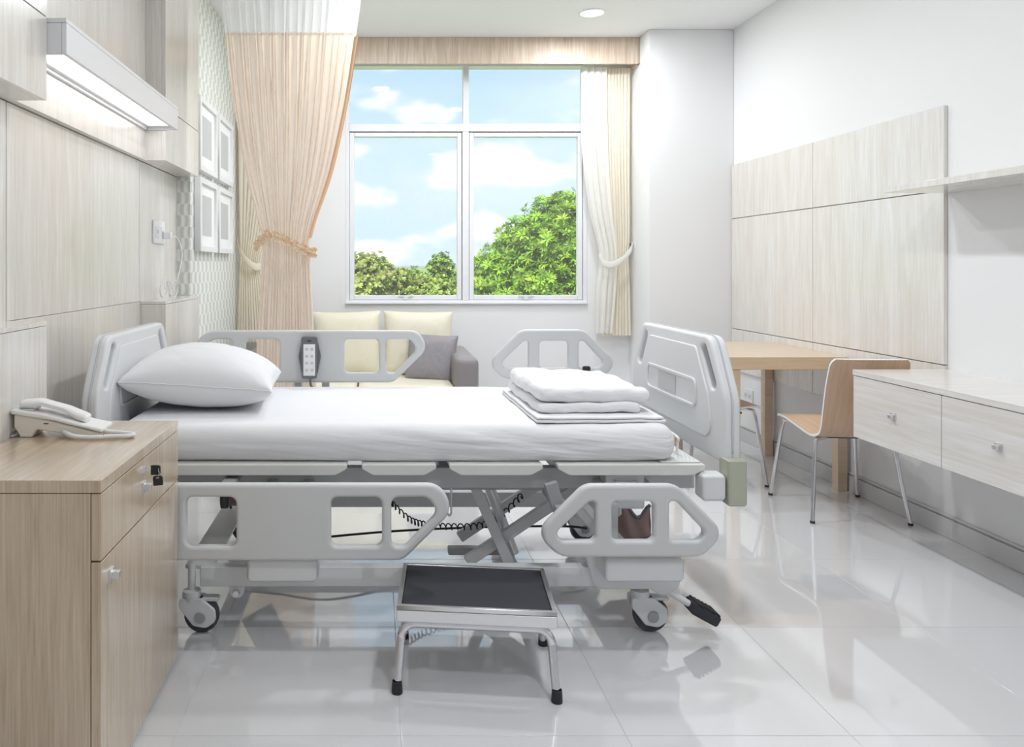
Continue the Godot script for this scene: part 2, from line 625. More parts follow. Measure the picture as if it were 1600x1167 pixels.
func window_wall() -> void:
	var x0 := -0.245
	var x1 := 1.676
	var h0 := 0.955
	var h1 := 2.87
	var w := bx(-1.2, x0, 0, 3.0, 5.95, 6.15, 0.0)
	w.box(V(x1, 0, 6.15), V(2.64, 3.0, 5.95), 0.0)
	w.box(V(x0, 0, 6.15), V(x1, h0, 5.95), 0.0)
	w.box(V(x0, h1, 6.15), V(x1, 3.0, 5.95), 0.0)
	struct("wall_back", w, M.wall)
	var win := Node3D.new()
	win.name = "window_1"
	win.set_meta("kind", "structure")
	add_child(win)
	var f := bx(x0, x0 + 0.03, h0, h1, 5.955, 6.06)
	f.box(V(x1 - 0.03, h0, 6.06), V(x1, h1, 5.955), 0.003)
	f.box(V(x0 + 0.03, h0, 6.06), V(x1 - 0.03, h0 + 0.025, 5.955), 0.003)
	f.box(V(x0 + 0.03, h1 - 0.03, 6.06), V(x1 - 0.03, h1, 5.955), 0.003)
	obj("window_frame", f, M.frame_white, win)
	obj("transom", bx(x0 + 0.03, x1 - 0.03, 2.322, 2.382, 5.95, 6.05), M.frame_white, win)
	obj("mullion", bx(0.685, 0.737, h0 + 0.025, 2.322, 5.952, 6.05), M.frame_white, win)
	obj("mullion", bx(0.691, 0.737, 2.382, h1 - 0.03, 5.96, 6.05), M.frame_white, win)
	obj("window_sill", bx(x0 - 0.0, x1, h0 - 0.004, h0 + 0.012, 5.925, 5.96), M.frame_white, win)
	for s in [[x0 + 0.034, 0.681], [0.741, x1 - 0.034]]:
		var a: float = s[0]
		var b: float = s[1]
		var t := 0.036
		var sash := bx(a, a + t, 0.984, 2.316, 5.965, 6.02)
		sash.box(V(b - t, 0.984, 6.02), V(b, 2.316, 5.965), 0.004)
		sash.box(V(a + t, 0.984, 6.02), V(b - t, 1.018, 5.965), 0.004)
		sash.box(V(a + t, 2.282, 6.02), V(b - t, 2.316, 5.965), 0.004)
		var so := obj("sash", sash, M.frame_white, win)
		obj("pane", bx(a + t - 0.004, b - t + 0.004, 1.014, 2.286, 5.992, 5.998, 0.0), M.glass, so)
		var mid := (a + b) / 2
		var hd := bx(mid - 0.06, mid + 0.06, 1.006, 1.02, 5.955, 5.966, 0.003)
		hd.box(V(mid - 0.02, 0.985, 5.966), V(mid + 0.02, 1.012, 5.95), 0.004)
		obj("latch", hd, M.plastic, so)
		obj("pane", bx(a - 0.006, b + 0.006, 2.384, h1 - 0.028, 6.0, 6.006, 0.0), M.glass, win)
	var p := thing("pelmet", "pale wood pelmet box running above the window", "pelmet", V(0.457, 2.796, 5.83))
	obj("front_board", bx(-1.557, 1.557, 0, 0.204, 0.09, 0.11).mesh(), M.pelmet, p).position = Vector3(0, 0, 0.2)
	obj("end_board", bx(1.537, 1.557, 0, 0.204, -0.11, 0.088).mesh(), M.pelmet, p).position = Vector3(0, 0, 0.0)
	obj("curtain_rail", bx(-1.53, 1.53, 0.17, 0.19, -0.01, 0.02).mesh(), M.white, p)


func downlight(at: Vector2, label: String) -> void:
	var o := thing("ceiling_downlight", label, "downlight", V(at.x, 3.0, at.y), 0.0, "recessed ceiling downlights")
	obj("trim_ring", MB.new().lathe([Vector2(0.078, 0.0), Vector2(0.080, -0.006), Vector2(0.090, -0.006), Vector2(0.094, 0.0)], Vector3.ZERO, Vector3.UP, 32), M.white, o)
	obj("lamp_disc", MB.new().lathe([Vector2(0.0, -0.002), Vector2(0.079, -0.002)], Vector3.ZERO, Vector3.UP, 32), M.lamp, o)
	var l := AreaLight3D.new()
	l.name = "lamp"
	l.area_size = Vector2(0.14, 0.14)
	l.light_energy = 1.5
	l.light_color = Color(0.97, 0.985, 1.0)
	l.shadow_enabled = true
	l.area_range = 12.0
	o.add_child(l)
	l.position = Vector3(0, -0.02, 0)
	l.rotation.x = -PI / 2


func headboard_wall() -> void:
	# panels behind the bed
	var p := thing("wall_panelling", "pale vertical-grain wood panelling on the wall behind the bed", "wall panelling", V(-1.2, 0, 3.0))
	var secs := [[-1.6, 0.98], [0.984, 1.712], [1.716, 2.388], [2.392, 3.728], [3.733, 4.43]]
	var mats := [M.wood, M.wood_b, M.wood_c]
	for i in secs.size():
		var a: float = secs[i][0] - 3.0
		var b: float = secs[i][1] - 3.0
		obj("panel", bx(0, 0.0185 if i in [2, 4] else 0.024, 0.0, 1.0735, a, b, 0.0015), mats[i % 3], p)
		obj("panel", bx(0, 0.019, 1.0745, 1.7765, a, b, 0.0015), mats[(i + 1) % 3], p)
	obj("upper_panel", bx(0, 0.049, 1.778, 2.04, -0.612, 0.732, 0.0015), M.wood_b, p)
	obj("upper_panel", bx(0, 0.049, 2.045, 3.0, -0.612, 0.732, 0.0015), M.wood, p)
	for e in [[1.716, 2.386, "near the camera", 1], [3.732, 4.42, "beside the four pictures", 0]]:
		var c := thing("upper_wall_cabinet", "pale wood cupboard fixed high on the wall " + e[2], "wall cabinet", V(-1.181, 1.778, (e[0] + e[1]) / 2), 0.0, "cupboards above the bed")
		var hw: float = (e[1] - e[0]) / 2
		obj("body", bx(0.0, 0.1115, 0, 1.222, -hw, hw, 0.0005), mats[e[3]], c)
		obj("door", bx(0.1117, 0.131, 0, 0.263, -hw, hw, 0.0008), mats[e[3]], c)
		obj("door", bx(0.1117, 0.131, 0.267, 1.222, -hw, hw, 0.0008), mats[e[3] + 1], c)
		var l := thing("pier_cabinet", "pale wood pier cabinet standing on the floor " + ["beside the headboard, with coiled cord on top", "behind the telephone table"][e[3]], "pier cabinet", V(-1.181, 0, (e[0] + e[1]) / 2), 0.0, "pier cabinets beside the bed")
		obj("body", bx(0.0, 0.1115, 0, 1.06, -hw, hw, 0.0005), mats[e[3] + 1], l)
		obj("front", bx(0.1117, 0.131, 0.0, 1.06, -hw, hw, 0.0008), mats[e[3] + 1], l)
		obj("top", bx(0.0, 0.131, 1.061, 1.076, -hw, hw, 0.0015), mats[e[3]], l)
	# reading lamp box between the cupboards
	var b := thing("bed_head_lamp", "long white box lamp on the wood panelling over the bed", "wall lamp", V(-1.151, 1.927, 3.06))
	var L := 0.672
	var hs := bx(0, 0.163, 0.100, 0.116, -L, L, 0.003)
	hs.box(Vector3(0.147, 0, -L), Vector3(0.163, 0.1, L), 0.002)
	hs.box(Vector3(0, 0, -L), Vector3(0.014, 0.1, L), 0.002)
	hs.box(Vector3(0.014, 0, -L), Vector3(0.147, 0.1, -L + 0.014), 0.002)
	hs.box(Vector3(0.014, 0, L - 0.014), Vector3(0.147, 0.1, L), 0.002)
	obj("housing", hs, M.white, b)
	obj("diffuser_frame", MB.new().plate(rounded([[-0.066, -L + 0.015, 0], [0.066, -L + 0.015, 0], [0.066, L - 0.015, 0], [-0.066, L - 0.015, 0]]), [rounded([[-0.05, -L + 0.05, 0.004], [0.05, -L + 0.05, 0.004], [0.05, L - 0.05, 0.004], [-0.05, L - 0.05, 0.004]], 3)], 0.006, 0.001, Transform3D(Basis(Vector3(1, 0, 0), Vector3(0, 0, 1), Vector3(0, -1, 0)), Vector3(0.0805, 0.016, 0))), M.white, b)
	obj("lamp_diffuser", MB.new().box(Vector3(0.03, 0.02, -L + 0.045), Vector3(0.131, 0.03, L - 0.045), 0.002), M.lamp, b)
	var l2 := AreaLight3D.new()
	l2.name = "tube"
	l2.area_size = Vector2(0.1, 1.2)
	l2.light_energy = 0.06
	l2.shadow_enabled = true
	l2.area_range = 8.0
	b.add_child(l2)
	l2.position = Vector3(0.08, 0.012, 0)
	l2.rotation.x = -PI / 2
	# four framed pictures
	var words := [["upper", "nearer the wood cupboard"], ["upper", "nearer the peach curtain"], ["lower", "nearer the wood cupboard"], ["lower", "nearer the peach curtain"]]
	for i in 4:
		var d := 4.76 + 0.545 * (i % 2)
		var h := 2.06 if i < 2 else 1.567
		var fr := thing("picture_frame", "white square picture frame with grey print, %s pair, %s" % words[i], "picture", V(-1.1, h, d), 0.0, "white frames on the wallpaper")
		var A := 0.245
		var H := 0.226
		var face := Transform3D(Basis(Vector3(0, 0, -1), Vector3(0, 1, 0), Vector3(1, 0, 0)), Vector3(0.021, 0, 0))
		obj("frame", MB.new().plate(rounded([[-A, -H, 0], [A, -H, 0], [A, H, 0], [-A, H, 0]]), [rounded([[-A + 0.035, -H + 0.035, 0.001], [A - 0.035, -H + 0.035, 0.001], [A - 0.035, H - 0.035, 0.001], [-A + 0.035, H - 0.035, 0.001]], 1)], 0.04, 0.002, face, 2), M.white, fr)
		obj("mount", bx(0.004, 0.024, -H + 0.02, H - 0.02, -A + 0.02, A - 0.02, 0.0), M.mount, fr)
		obj("print", bx(0.024, 0.0255, -0.125, 0.125, -0.125, 0.125, 0.0), M.print, fr)
	# double socket with a plug and its cord
	var s := thing("wall_socket", "white double socket plate on the wood panel above the coiled cord", "socket", V(-1.181, 1.433, 4.045))
	obj("plate", bx(0, 0.012, -0.062, 0.062, -0.1, 0.1, 0.004), M.white, s)
	for k in [-0.05, 0.05]:
		var o := obj("outlet", bx(0.0115, 0.0145, -0.03, 0.03, k - 0.03, k + 0.03, 0.001), M.plastic, s)
		for q in [-0.009, 0.009]:
			obj("slot", bx(0.0140, 0.0149, -0.006, 0.010, k + q - 0.002, k + q + 0.002, 0.0), M.dark_grey, o)
	var pl := thing("plug_cord", "white plug and cord coiled on the pier cabinet by the headboard", "cord", V(-1.166, 1.42, 4.10))
	obj("plug", bx(0.0, 0.045, -0.02, 0.02, -0.016, 0.016, 0.006), M.white, pl)
	var path := [Vector3(0.04, -0.005, 0), Vector3(0.075, -0.02, -0.02), Vector3(0.095, -0.1, -0.03), Vector3(0.09, -0.2, 0.01), Vector3(0.07, -0.29, 0.05)]
	for k in 34:
		var a := k * 0.62
		path.append(Vector3(0.055 + 0.03 * sin(a * 0.31), -0.29 + 0.045 * cos(a), 0.08 + 0.06 * sin(a) + k * 0.0006))
	obj("cable", MB.new().tube(smooth_path(path, 5), 0.003, 6), M.white, pl)


func right_wall() -> void:
	var p := thing("wall_panelling", "pale wood panels on the white wall behind the desk", "wall panelling", V(2.64, 0, 4.5))
	var mats := [M.wood_c, M.wood, M.wood_b]
	var k := 0
	for c in [[3.46, 4.498], [4.502, 5.525]]:
		for r in [[0.49, 0.791], [0.795, 1.598], [1.602, 1.994]]:
			obj("panel", bx(-0.018, 0, r[0], r[1], c[0] - 4.5, c[1] - 4.5, 0.0015), mats[k % 3], p)
			k += 1
	var s := thing("wall_shelf", "long pale wood shelf on the white wall above the drawers", "shelf", V(2.64, 1.587, 2.4))
	obj("board", bx(-0.3, 0, 0, 0.028, -1.5, 1.055, 0.0015), M.wood_b, s)
	var o := thing("wall_socket", "small white double socket low on the wall under the desk", "socket", V(2.64, 0.335, 5.3))
	obj("plate", bx(-0.01, 0, -0.045, 0.045, -0.06, 0.06, 0.003), M.white, o)
	for q in [-0.03, 0.03]:
		var ol := obj("outlet", bx(-0.012, -0.0098, -0.022, 0.022, q - 0.02, q + 0.02, 0.001), M.plastic, o)
		for z in [-0.006, 0.006]:
			obj("slot", bx(-0.0125, -0.0115, -0.008, 0.008, q + z - 0.002, q + z + 0.002, 0.0), M.dark_grey, ol)


# ---------------------------------------------------------------- the bed
func bed_board(parent: Node3D, called: String, x: float, side: float) -> void:
	# side +1: the inner face looks to +x
	var out := rounded([[-0.46, 0.57, 0.03], [0.46, 0.57, 0.03], [0.458, 0.80, 0.16], [0.345, 1.0, 0.07], [-0.345, 1.0, 0.07], [-0.458, 0.80, 0.16]], 8)
	var holes := []
	for s in [-1.0, 1.0]:
		holes.append(rounded([[s * 0.305, 0.972, 0.018], [s * 0.262, 0.962, 0.018], [s * 0.352, 0.815, 0.016], [s * 0.402, 0.822, 0.018]], 4))
	var B := Basis(Vector3(0, 0, -1), Vector3(0, 1, 0), Vector3(1, 0, 0))
	var m := MB.new().plate(out, holes, 0.032, 0.012, Transform3D(B, Vector3(x - side * 0.016, 0, -3.02)), 4)
	m.plate(out, [], 0.03, 0.012, Transform3D(B, Vector3(x - side * 0.042, 0, -3.02)), 4)
	var o := obj(called, m, M.plastic, parent)
	var inner := rounded([[-0.385, 0.635, 0.07], [0.385, 0.635, 0.07], [0.335, 0.80, 0.05], [0.235, 0.955, 0.03], [-0.235, 0.955, 0.03], [-0.335, 0.80, 0.05]], 6)
	obj("raised_panel", MB.new().plate(inner, [], 0.012, 0.005, Transform3D(B, Vector3(x, 0, -3.02))), M.plastic, o)
	var ins := rounded([[-0.25, 0.725, 0.03], [0.25, 0.725, 0.03], [0.25, 0.835, 0.03], [-0.25, 0.835, 0.03]], 6)
	obj("label_frame", MB.new().plate(ins, [rounded([[-0.238, 0.737, 0.022], [0.238, 0.737, 0.022], [0.238, 0.823, 0.022], [-0.238, 0.823, 0.022]], 6)], 0.008, 0.003, Transform3D(B, Vector3(x + side * 0.008, 0, -3.02))), M.plastic, o)
	obj("label_holder", bx(x + side * 0.0055, x + side * 0.0085, 0.745, 0.815, 3.02 - 0.06, 3.02 + 0.12, 0.001), M.plastic_dim, o)
	obj("trim_band", MB.new().plate(rounded([[-0.462, 0.60, 0.02], [0.462, 0.60, 0.02], [0.460, 0.80, 0.16], [0.345, 1.003, 0.07], [-0.345, 1.003, 0.07], [-0.460, 0.80, 0.16]], 8), [], 0.006, 0.002, Transform3D(B, Vector3(x - side * 0.029, 0, -3.02))), M.plastic_dim, o)


func head_rail(parent: Node3D, x: float, bottom: float, d: float, label: String) -> MeshInstance3D:
	var out := rounded([[0, 0, 0.08], [0.93, 0, 0.06], [1.092, 0.16, 0.06], [1.05, 0.245, 0.07], [0, 0.245, 0.10]], 8)
	var holes := [
		rounded([[0.045, 0.046, 0.03], [0.175, 0.046, 0.022], [0.175, 0.203, 0.022], [0.045, 0.203, 0.065]], 6),
		rounded([[0.237, 0.046, 0.022], [0.397, 0.046, 0.022], [0.397, 0.203, 0.022], [0.237, 0.203, 0.022]], 6),
		rounded([[0.70, 0.046, 0.022], [0.863, 0.046, 0.022], [0.863, 0.203, 0.022], [0.70, 0.203, 0.022]], 6),
		rounded([[0.893, 0.046, 0.02], [0.938, 0.046, 0.02], [1.042, 0.155, 0.03], [1.01, 0.203, 0.035], [0.893, 0.203, 0.025]], 6)]
	var o := obj("side_rail", MB.new().plate(out, holes, 0.036, 0.012, Transform3D(Basis.IDENTITY, V(x, bottom, d)), 4), M.enamel, parent)
	o.set_meta("label", label)
	return o


func foot_rail(parent: Node3D, x: float, bottom: float, d: float, label: String) -> MeshInstance3D:
	var out := rounded([[0.055, 0, 0.075], [0.51, 0, 0.075], [0.588, 0.075, 0.065], [0.43, 0.232, 0.07], [0.136, 0.232, 0.07], [-0.022, 0.075, 0.065]], 8)
	var holes := [
		rounded([[0.06, 0.052, 0.02], [0.170, 0.052, 0.018], [0.170, 0.178, 0.022], [0.15, 0.178, 0.025], [0.044, 0.078, 0.02]], 6),
		rounded([[0.222, 0.052, 0.018], [0.356, 0.052, 0.018], [0.356, 0.178, 0.018], [0.222, 0.178, 0.018]], 6),
		rounded([[0.406, 0.052, 0.015], [0.50, 0.052, 0.03], [0.522, 0.080, 0.025], [0.43, 0.178, 0.025], [0.406, 0.178, 0.018]], 6)]
	var o := obj("side_rail", MB.new().plate(out, holes, 0.036, 0.012, Transform3D(Basis.IDENTITY, V(x, bottom, d)), 4), M.enamel, parent)
	o.set_meta("label", label)
	return o


func caster(parent: Node3D, x: float, d: float, yaw: float, stem_top: float) -> void:
	var c := Node3D.new()
	c.name = "caster"
	parent.add_child(c, true)
	c.position = V(x, 0, d)
	c.rotation.y = yaw
	obj("stem", MB.new().lathe([Vector2(0.0, stem_top), Vector2(0.013, stem_top), Vector2(0.013, 0.145), Vector2(0.03, 0.142), Vector2(0.032, 0.128), Vector2(0.03, 0.112), Vector2(0.0, 0.11)], Vector3.ZERO, Vector3.UP, 20), M.plastic, c)
	var hood := rounded([[-0.037, 0.122, 0.008], [0.040, 0.122, 0.012], [0.085, 0.085, 0.02], [0.088, 0.045, 0.025], [0.055, 0.022, 0.025], [0.01, 0.03, 0.02], [-0.037, 0.09, 0.02]], 5)
	for s in [-1.0, 1.0]:
		var hb := obj("fork", MB.new().plate(hood, [], 0.012, 0.004, Transform3D(Basis.IDENTITY, Vector3(0, 0, s * 0.022)), 2), M.plastic, c)
		obj("hub_cap", MB.new().lathe([Vector2(0.0, 0.008), Vector2(0.018, 0.008), Vector2(0.02, 0.0)], Vector3(0.035, 0.06, s * 0.026), Vector3(0, 0, s), 20), M.grey, hb)
	obj("wheel", MB.new().lathe([Vector2(0.0, -0.013), Vector2(0.05, -0.013), Vector2(0.057, -0.012), Vector2(0.06, -0.006), Vector2(0.06, 0.006), Vector2(0.057, 0.012), Vector2(0.05, 0.013), Vector2(0.0, 0.013)], Vector3(0.035, 0.06, 0), Vector3(0, 0, 1), 32), M.tyre, c)
	obj("brake_lever", MB.new().box(Vector3(0.035, 0.108, -0.018), Vector3(0.095, 0.122, 0.018), 0.005), M.plastic, c)


func bed() -> void:
	var b := thing("hospital_bed", "white and grey adjustable hospital bed with side rails and casters", "hospital bed", Vector3.ZERO)
	bed_board(b, "headboard", -0.955, 1.0)
	bed_board(b, "footboard", 1.19, -1.0)
	head_rail(b, -0.845, 0.309, 2.406, "lowered grey head-end side rail")
	foot_rail(b, 0.531, 0.320, 2.406, "lowered grey foot-end side rail")
	head_rail(b, -0.850, 0.705, 3.52, "raised grey head-end side rail with hand control")
	foot_rail(b, 0.543, 0.722, 3.52, "raised grey foot-end side rail beyond the folded towel")
	# deck trays under the mattress and the perforated foot plate
	for t in [[-0.93, -0.10], [-0.05, 0.205], [0.25, 0.57], [0.62, 1.125]]:
		var prof := rounded([[t[0], 0.556, 0.01], [t[0] + 0.04, 0.534, 0.03], [t[1] - 0.04, 0.534, 0.03], [t[1], 0.556, 0.01], [t[1], 0.572, 0.004], [t[0], 0.572, 0.004]], 4)
		obj("deck_tray", MB.new().plate(prof, [], 0.92, 0.004, Transform3D(Basis.IDENTITY, V(0, 0, 3.02))), M.tray, b)
	var fp := obj("foot_plate", bx(0.98, 1.118, 0.5725, 0.577, 2.58, 3.46, 0.002), M.tray, b)
	var dots := MB.new()
	for i in 9:
		for j in 44:
			dots.lathe([Vector2(0.004, 0.0), Vector2(0.0025, 0.0012), Vector2(0.0, 0.0012)], V(0.995 + i * 0.0135 + 0.006 * (j % 2), 0.577, 2.60 + j * 0.0193), Vector3.UP, 6)
	var dt := obj("stud_pattern", dots, M.plastic_dim, fp)
	dt.set_meta("kind", "stuff")
	# mattress stop hoop at the foot end
	obj("mattress_stop", MB.new().tube(smooth_path([V(1.075, 0.575, 2.68), V(1.078, 0.62, 2.68), V(1.078, 0.64, 2.70), V(1.078, 0.645, 3.0), V(1.078, 0.64, 3.34), V(1.078, 0.62, 3.36), V(1.075, 0.575, 3.36)], 6), 0.005, 8), M.white, b)
	# chassis
	obj("chassis_beam", bx(-0.94, 1.14, 0.455, 0.53, 2.68, 2.72, 0.004), M.plastic_dim, b)
	obj("chassis_beam", bx(-0.94, 1.14, 0.455, 0.53, 3.32, 3.36, 0.004), M.plastic_dim, b)
	for x in [-0.9, -0.3, 0.25, 0.7, 1.1]:
		obj("cross_member", bx(x - 0.02, x + 0.02, 0.465, 0.52, 2.72, 3.32, 0.004), M.plastic_dim, b)
	obj("chassis_skirt", bx(-0.35, 0.72, 0.395, 0.455, 2.86, 2.90, 0.004), M.enamel, b)
	obj("control_box", bx(0.80, 0.94, 0.40, 0.53, 2.62, 2.70, 0.006), M.plastic, b)
	obj("crank_grip", MB.new().tube(smooth_path([V(0.835, 0.50, 2.62), V(0.835, 0.50, 2.605), V(0.87, 0.50, 2.60), V(0.905, 0.50, 2.605), V(0.905, 0.50, 2.62)], 4), 0.0045, 8), M.steel, b)
	for e in [[1.115, 2.56], [1.115, 3.48]]:
		obj("corner_bracket", bx(1.10, 1.185, 0.455, 0.545, e[1] - 0.035, e[1] + 0.035, 0.012), M.plastic, b)
		obj("bumper", bx(1.186, 1.25, 0.44, 0.595, e[1] - 0.04, e[1] + 0.035, 0.006), M.bumper, b)
	for e in [2.56, 3.48]:
		obj("corner_bracket", bx(-1.0, -0.92, 0.455, 0.56, e - 0.03, e + 0.03, 0.012), M.plastic, b)
		obj("bumper", bx(-1.035, -1.001, 0.44, 0.595, e - 0.035, e + 0.035, 0.006), M.bumper, b)
	# rail hinges
	for e in [[-0.42, -0.19], [0.74, 1.0]]:
		obj("rail_hinge_cover", bx(e[0], e[1], 0.225, 0.305, 2.42, 2.58, 0.012), M.plastic, b)
		for x in [e[0] + 0.05, e[1] - 0.05]:
			obj("hinge_arm", bx(x - 0.018, x + 0.018, 0.30, 0.49, 2.50, 2.53, 0.004), M.plastic_dim, b)
			obj("hinge_arm", bx(x - 0.018, x + 0.018, 0.46, 0.49, 2.50, 2.69, 0.004), M.plastic_dim, b)
			obj("rail_post", bx(x - 0.018, x + 0.018, 0.49, 0.76, 3.542, 3.562, 0.004), M.plastic_dim, b)
			obj("rail_post", bx(x - 0.018, x + 0.018, 0.47, 0.50, 3.35, 3.562, 0.004), M.plastic_dim, b)
	# black rail catches
	for e in [[0.62, 0.43, 2.50], [-0.50, 0.50, 2.47]]:
		obj("rail_catch", MB.new().lathe([Vector2(0, -0.045), Vector2(0.014, -0.045), Vector2(0.016, -0.03), Vector2(0.016, 0.0), Vector2(0.012, 0.004), Vector2(0, 0.004)], V(e[0], e[1], e[2]), Vector3.UP, 16), M.black, b)
		obj("catch_bracket", bx(e[0] - 0.025, e[0] + 0.025, e[1] + 0.004, e[1] + 0.022, e[2] - 0.02, 2.69, 0.004), M.grey, b)
	obj("catch_arm", MB.new().box(Vector3(-0.022, -0.05, -0.012), Vector3(0.022, 0.05, 0.012), 0.004, Transform3D(Basis(Vector3(0, 0, 1), 0.3), V(0.60, 0.475, 2.52))), M.grey, b)
	obj("rail_catch", bx(0.962, 0.998, 0.735, 0.785, 3.482, 3.502, 0.006), M.black, b)
	# base frame
	obj("base_beam", bx(-0.60, 0.99, 0.16, 0.228, 2.545, 2.585, 0.004), M.plastic, b)
	obj("base_beam", bx(-0.60, 0.99, 0.16, 0.228, 3.385, 3.425, 0.004), M.plastic, b)
	obj("base_cross_member", bx(-0.66, -0.56, 0.205, 0.222, 2.585, 3.385, 0.004), M.plastic, b)
	obj("base_cross_member", bx(0.88, 0.94, 0.165, 0.222, 2.585, 3.385, 0.004), M.plastic, b)
	var br := rounded([[0.70, 0.30, 0.02], [0.985, 0.30, 0.01], [1.03, 0.24, 0.07], [1.03, 0.16, 0.03], [0.97, 0.13, 0.03], [0.93, 0.155, 0.01], [0.74, 0.155, 0.04]], 6)
	for d in [2.52, 3.41]:
		obj("caster_bracket", MB.new().plate(br, [], 0.05, 0.008, Transform3D(Basis.IDENTITY, V(0, 0, d + 0.04))), M.plastic, b)
	obj("bolt_plate", MB.new().plate(rounded([[-0.505, 0.165, 0], [-0.45, 0.165, 0], [-0.455, 0.115, 0.022], [-0.50, 0.115, 0.022]], 5), [], 0.01, 0.002, Transform3D(Basis.IDENTITY, V(0, 0, 2.565))), M.plastic, b)
	obj("bolt", MB.new().lathe([Vector2(0, 0.012), Vector2(0.011, 0.012), Vector2(0.012, 0)], V(-0.478, 0.135, 2.558), Vector3(0, 0, 1), 6), M.steel, b)
	caster(b, -0.632, 2.565, 0.0, 0.235)
	caster(b, 0.905, 2.57, 0.0, 0.16)
	caster(b, -0.632, 3.405, 0.3, 0.235)
	caster(b, 0.905, 3.405, 0.2, 0.16)
	# brake pedal
	var pd := obj("brake_pedal", MB.new().box(Vector3(-0.05, -0.018, -0.04), Vector3(0.05, 0.018, 0.04), 0.006, Transform3D(Basis(Vector3(0, 0, 1), -0.5), V(1.10, 0.085, 2.53))), M.rubber, b)
	for k in 6:
		obj("tread_rib", MB.new().box(Vector3(-0.004, 0.016, -0.038), Vector3(0.004, 0.023, 0.038), 0.001, Transform3D(Basis(Vector3(0, 0, 1), -0.5), V(1.10, 0.085, 2.53)) * Transform3D(Basis.IDENTITY, Vector3(-0.038 + 0.015 * k, 0, 0))), M.black, pd)
	obj("pedal_arm", MB.new().tube(PackedVector3Array([V(0.99, 0.145, 2.55), V(1.065, 0.105, 2.53)]), 0.011, 10), M.plastic, b)
	# scissor lift
	for d in [2.88, 3.14]:
		obj("lift_arm", MB.new().box(Vector3(-0.02, -0.21, -0.012), Vector3(0.02, 0.21, 0.012), 0.003, Transform3D(Basis(Vector3(0, 0, 1), 0.42), V(0.445, 0.255, d))), M.white, b)
		obj("lift_arm", MB.new().box(Vector3(-0.022, -0.30, -0.012), Vector3(0.022, 0.30, 0.012), 0.003, Transform3D(Basis(Vector3(0, 0, 1), -0.98), V(0.60, 0.27, d + 0.03))), M.plastic, b)
		obj("lift_foot", bx(0.30, 0.58, 0.045, 0.075, d - 0.02, d + 0.02, 0.004), M.plastic_dim, b)
	obj("lift_cylinder", MB.new().tube(PackedVector3Array([V(0.44, 0.40, 3.0), V(0.55, 0.10, 3.0)]), 0.022, 14), M.steel, b)
	obj("lift_foot_bar", bx(0.52, 0.56, 0.04, 0.08, 2.585, 3.385, 0.004), M.plastic_dim, b)
	for x in [0.42, 0.58]:
		obj("lift_post", bx(x - 0.015, x + 0.015, 0.075, 0.17, 2.57, 2.60, 0.003), M.plastic_dim, b)
	# underside: motor, drip hook, padded cover
	obj("motor", bx(-0.62, -0.52, 0.30, 0.47, 2.95, 3.08, 0.02), M.brown, b)
	obj("motor_rod", MB.new().tube(PackedVector3Array([V(-0.56, 0.39, 2.9), V(-0.2, 0.42, 2.9)]), 0.018, 12), M.dark_grey, b)
	obj("drip_hook", MB.new().tube(smooth_path([V(0.275, 0.46, 2.75), V(0.275, 0.37, 2.75), V(0.275, 0.345, 2.75), V(0.268, 0.335, 2.75), V(0.260, 0.345, 2.75)], 5), 0.004, 8), M.steel, b)
	obj("head_panel", MB.new().box(Vector3(-0.07, -0.16, -0.01), Vector3(0.07, 0.16, 0.01), 0.004, Transform3D(Basis(Vector3(0, 0, 1), -0.5), V(-0.42, 0.32, 3.1))), M.white, b)
	var fu := obj("foot_motor", bx(0.83, 0.92, 0.31, 0.46, 2.80, 2.95, 0.01), M.plastic, b)
	obj("motor_cap", MB.new().lathe([Vector2(0, 0.03), Vector2(0.022, 0.03), Vector2(0.024, 0.0)], V(0.955, 0.40, 2.80), Vector3(0, 0, 1), 16), M.black, fu)
	# spiral cable slung under the deck
	var way := smooth_path([V(0.06, 0.31, 2.98), V(0.13, 0.245, 2.98), V(0.2, 0.215, 3.0), V(0.3, 0.20, 3.02), V(0.42, 0.205, 3.02), V(0.5, 0.25, 3.0), V(0.58, 0.34, 2.98)], 60)
	var coil := PackedVector3Array()
	for i in way.size():
		var a := i * 0.5
		coil.append(way[i] + Vector3(sin(a) * 0.004, cos(a) * 0.012, sin(a) * 0.012))
	obj("spiral_cable", MB.new().tube(coil, 0.0028, 5), M.black, b)
	obj("spiral_cable", MB.new().tube(smooth_path([V(-0.62, 0.42, 3.2), V(-0.63, 0.30, 3.2), V(-0.58, 0.13, 3.15), V(-0.42, 0.105, 3.1), V(-0.2, 0.13, 3.1), V(0.1, 0.12, 3.2), V(0.45, 0.10, 3.3), V(0.78, 0.14, 3.2), V(0.9, 0.13, 3.2)], 8), 0.005, 7), M.black, b)
	# hand control hung on the raised rail
	var hc := thing("hand_control", "grey bed hand control with white keypad hung on raised rail", "hand control", V(-0.31, 0.83, 3.5))
	obj("holder", MB.new().plate(rounded([[-0.035, -0.09, 0.02], [0.035, -0.09, 0.02], [0.052, 0.0, 0.04], [0.035, 0.085, 0.02], [-0.035, 0.085, 0.02], [-0.052, 0.0, 0.04]], 6), [], 0.014, 0.004, Transform3D(Basis.IDENTITY, Vector3(0, 0, 0.012))), M.dark_grey, hc)
	obj("case", MB.new().plate(rounded([[-0.034, -0.10, 0.008], [0.034, -0.10, 0.008], [0.038, 0.095, 0.012], [-0.038, 0.095, 0.012]], 4), [], 0.022, 0.005, Transform3D(Basis.IDENTITY, Vector3(0, 0, 0.028))), M.dark_grey, hc)
	var kp := obj("keypad", MB.new().box(Vector3(-0.027, -0.086, 0.038), Vector3(0.027, 0.06, 0.041), 0.001), M.white, hc)
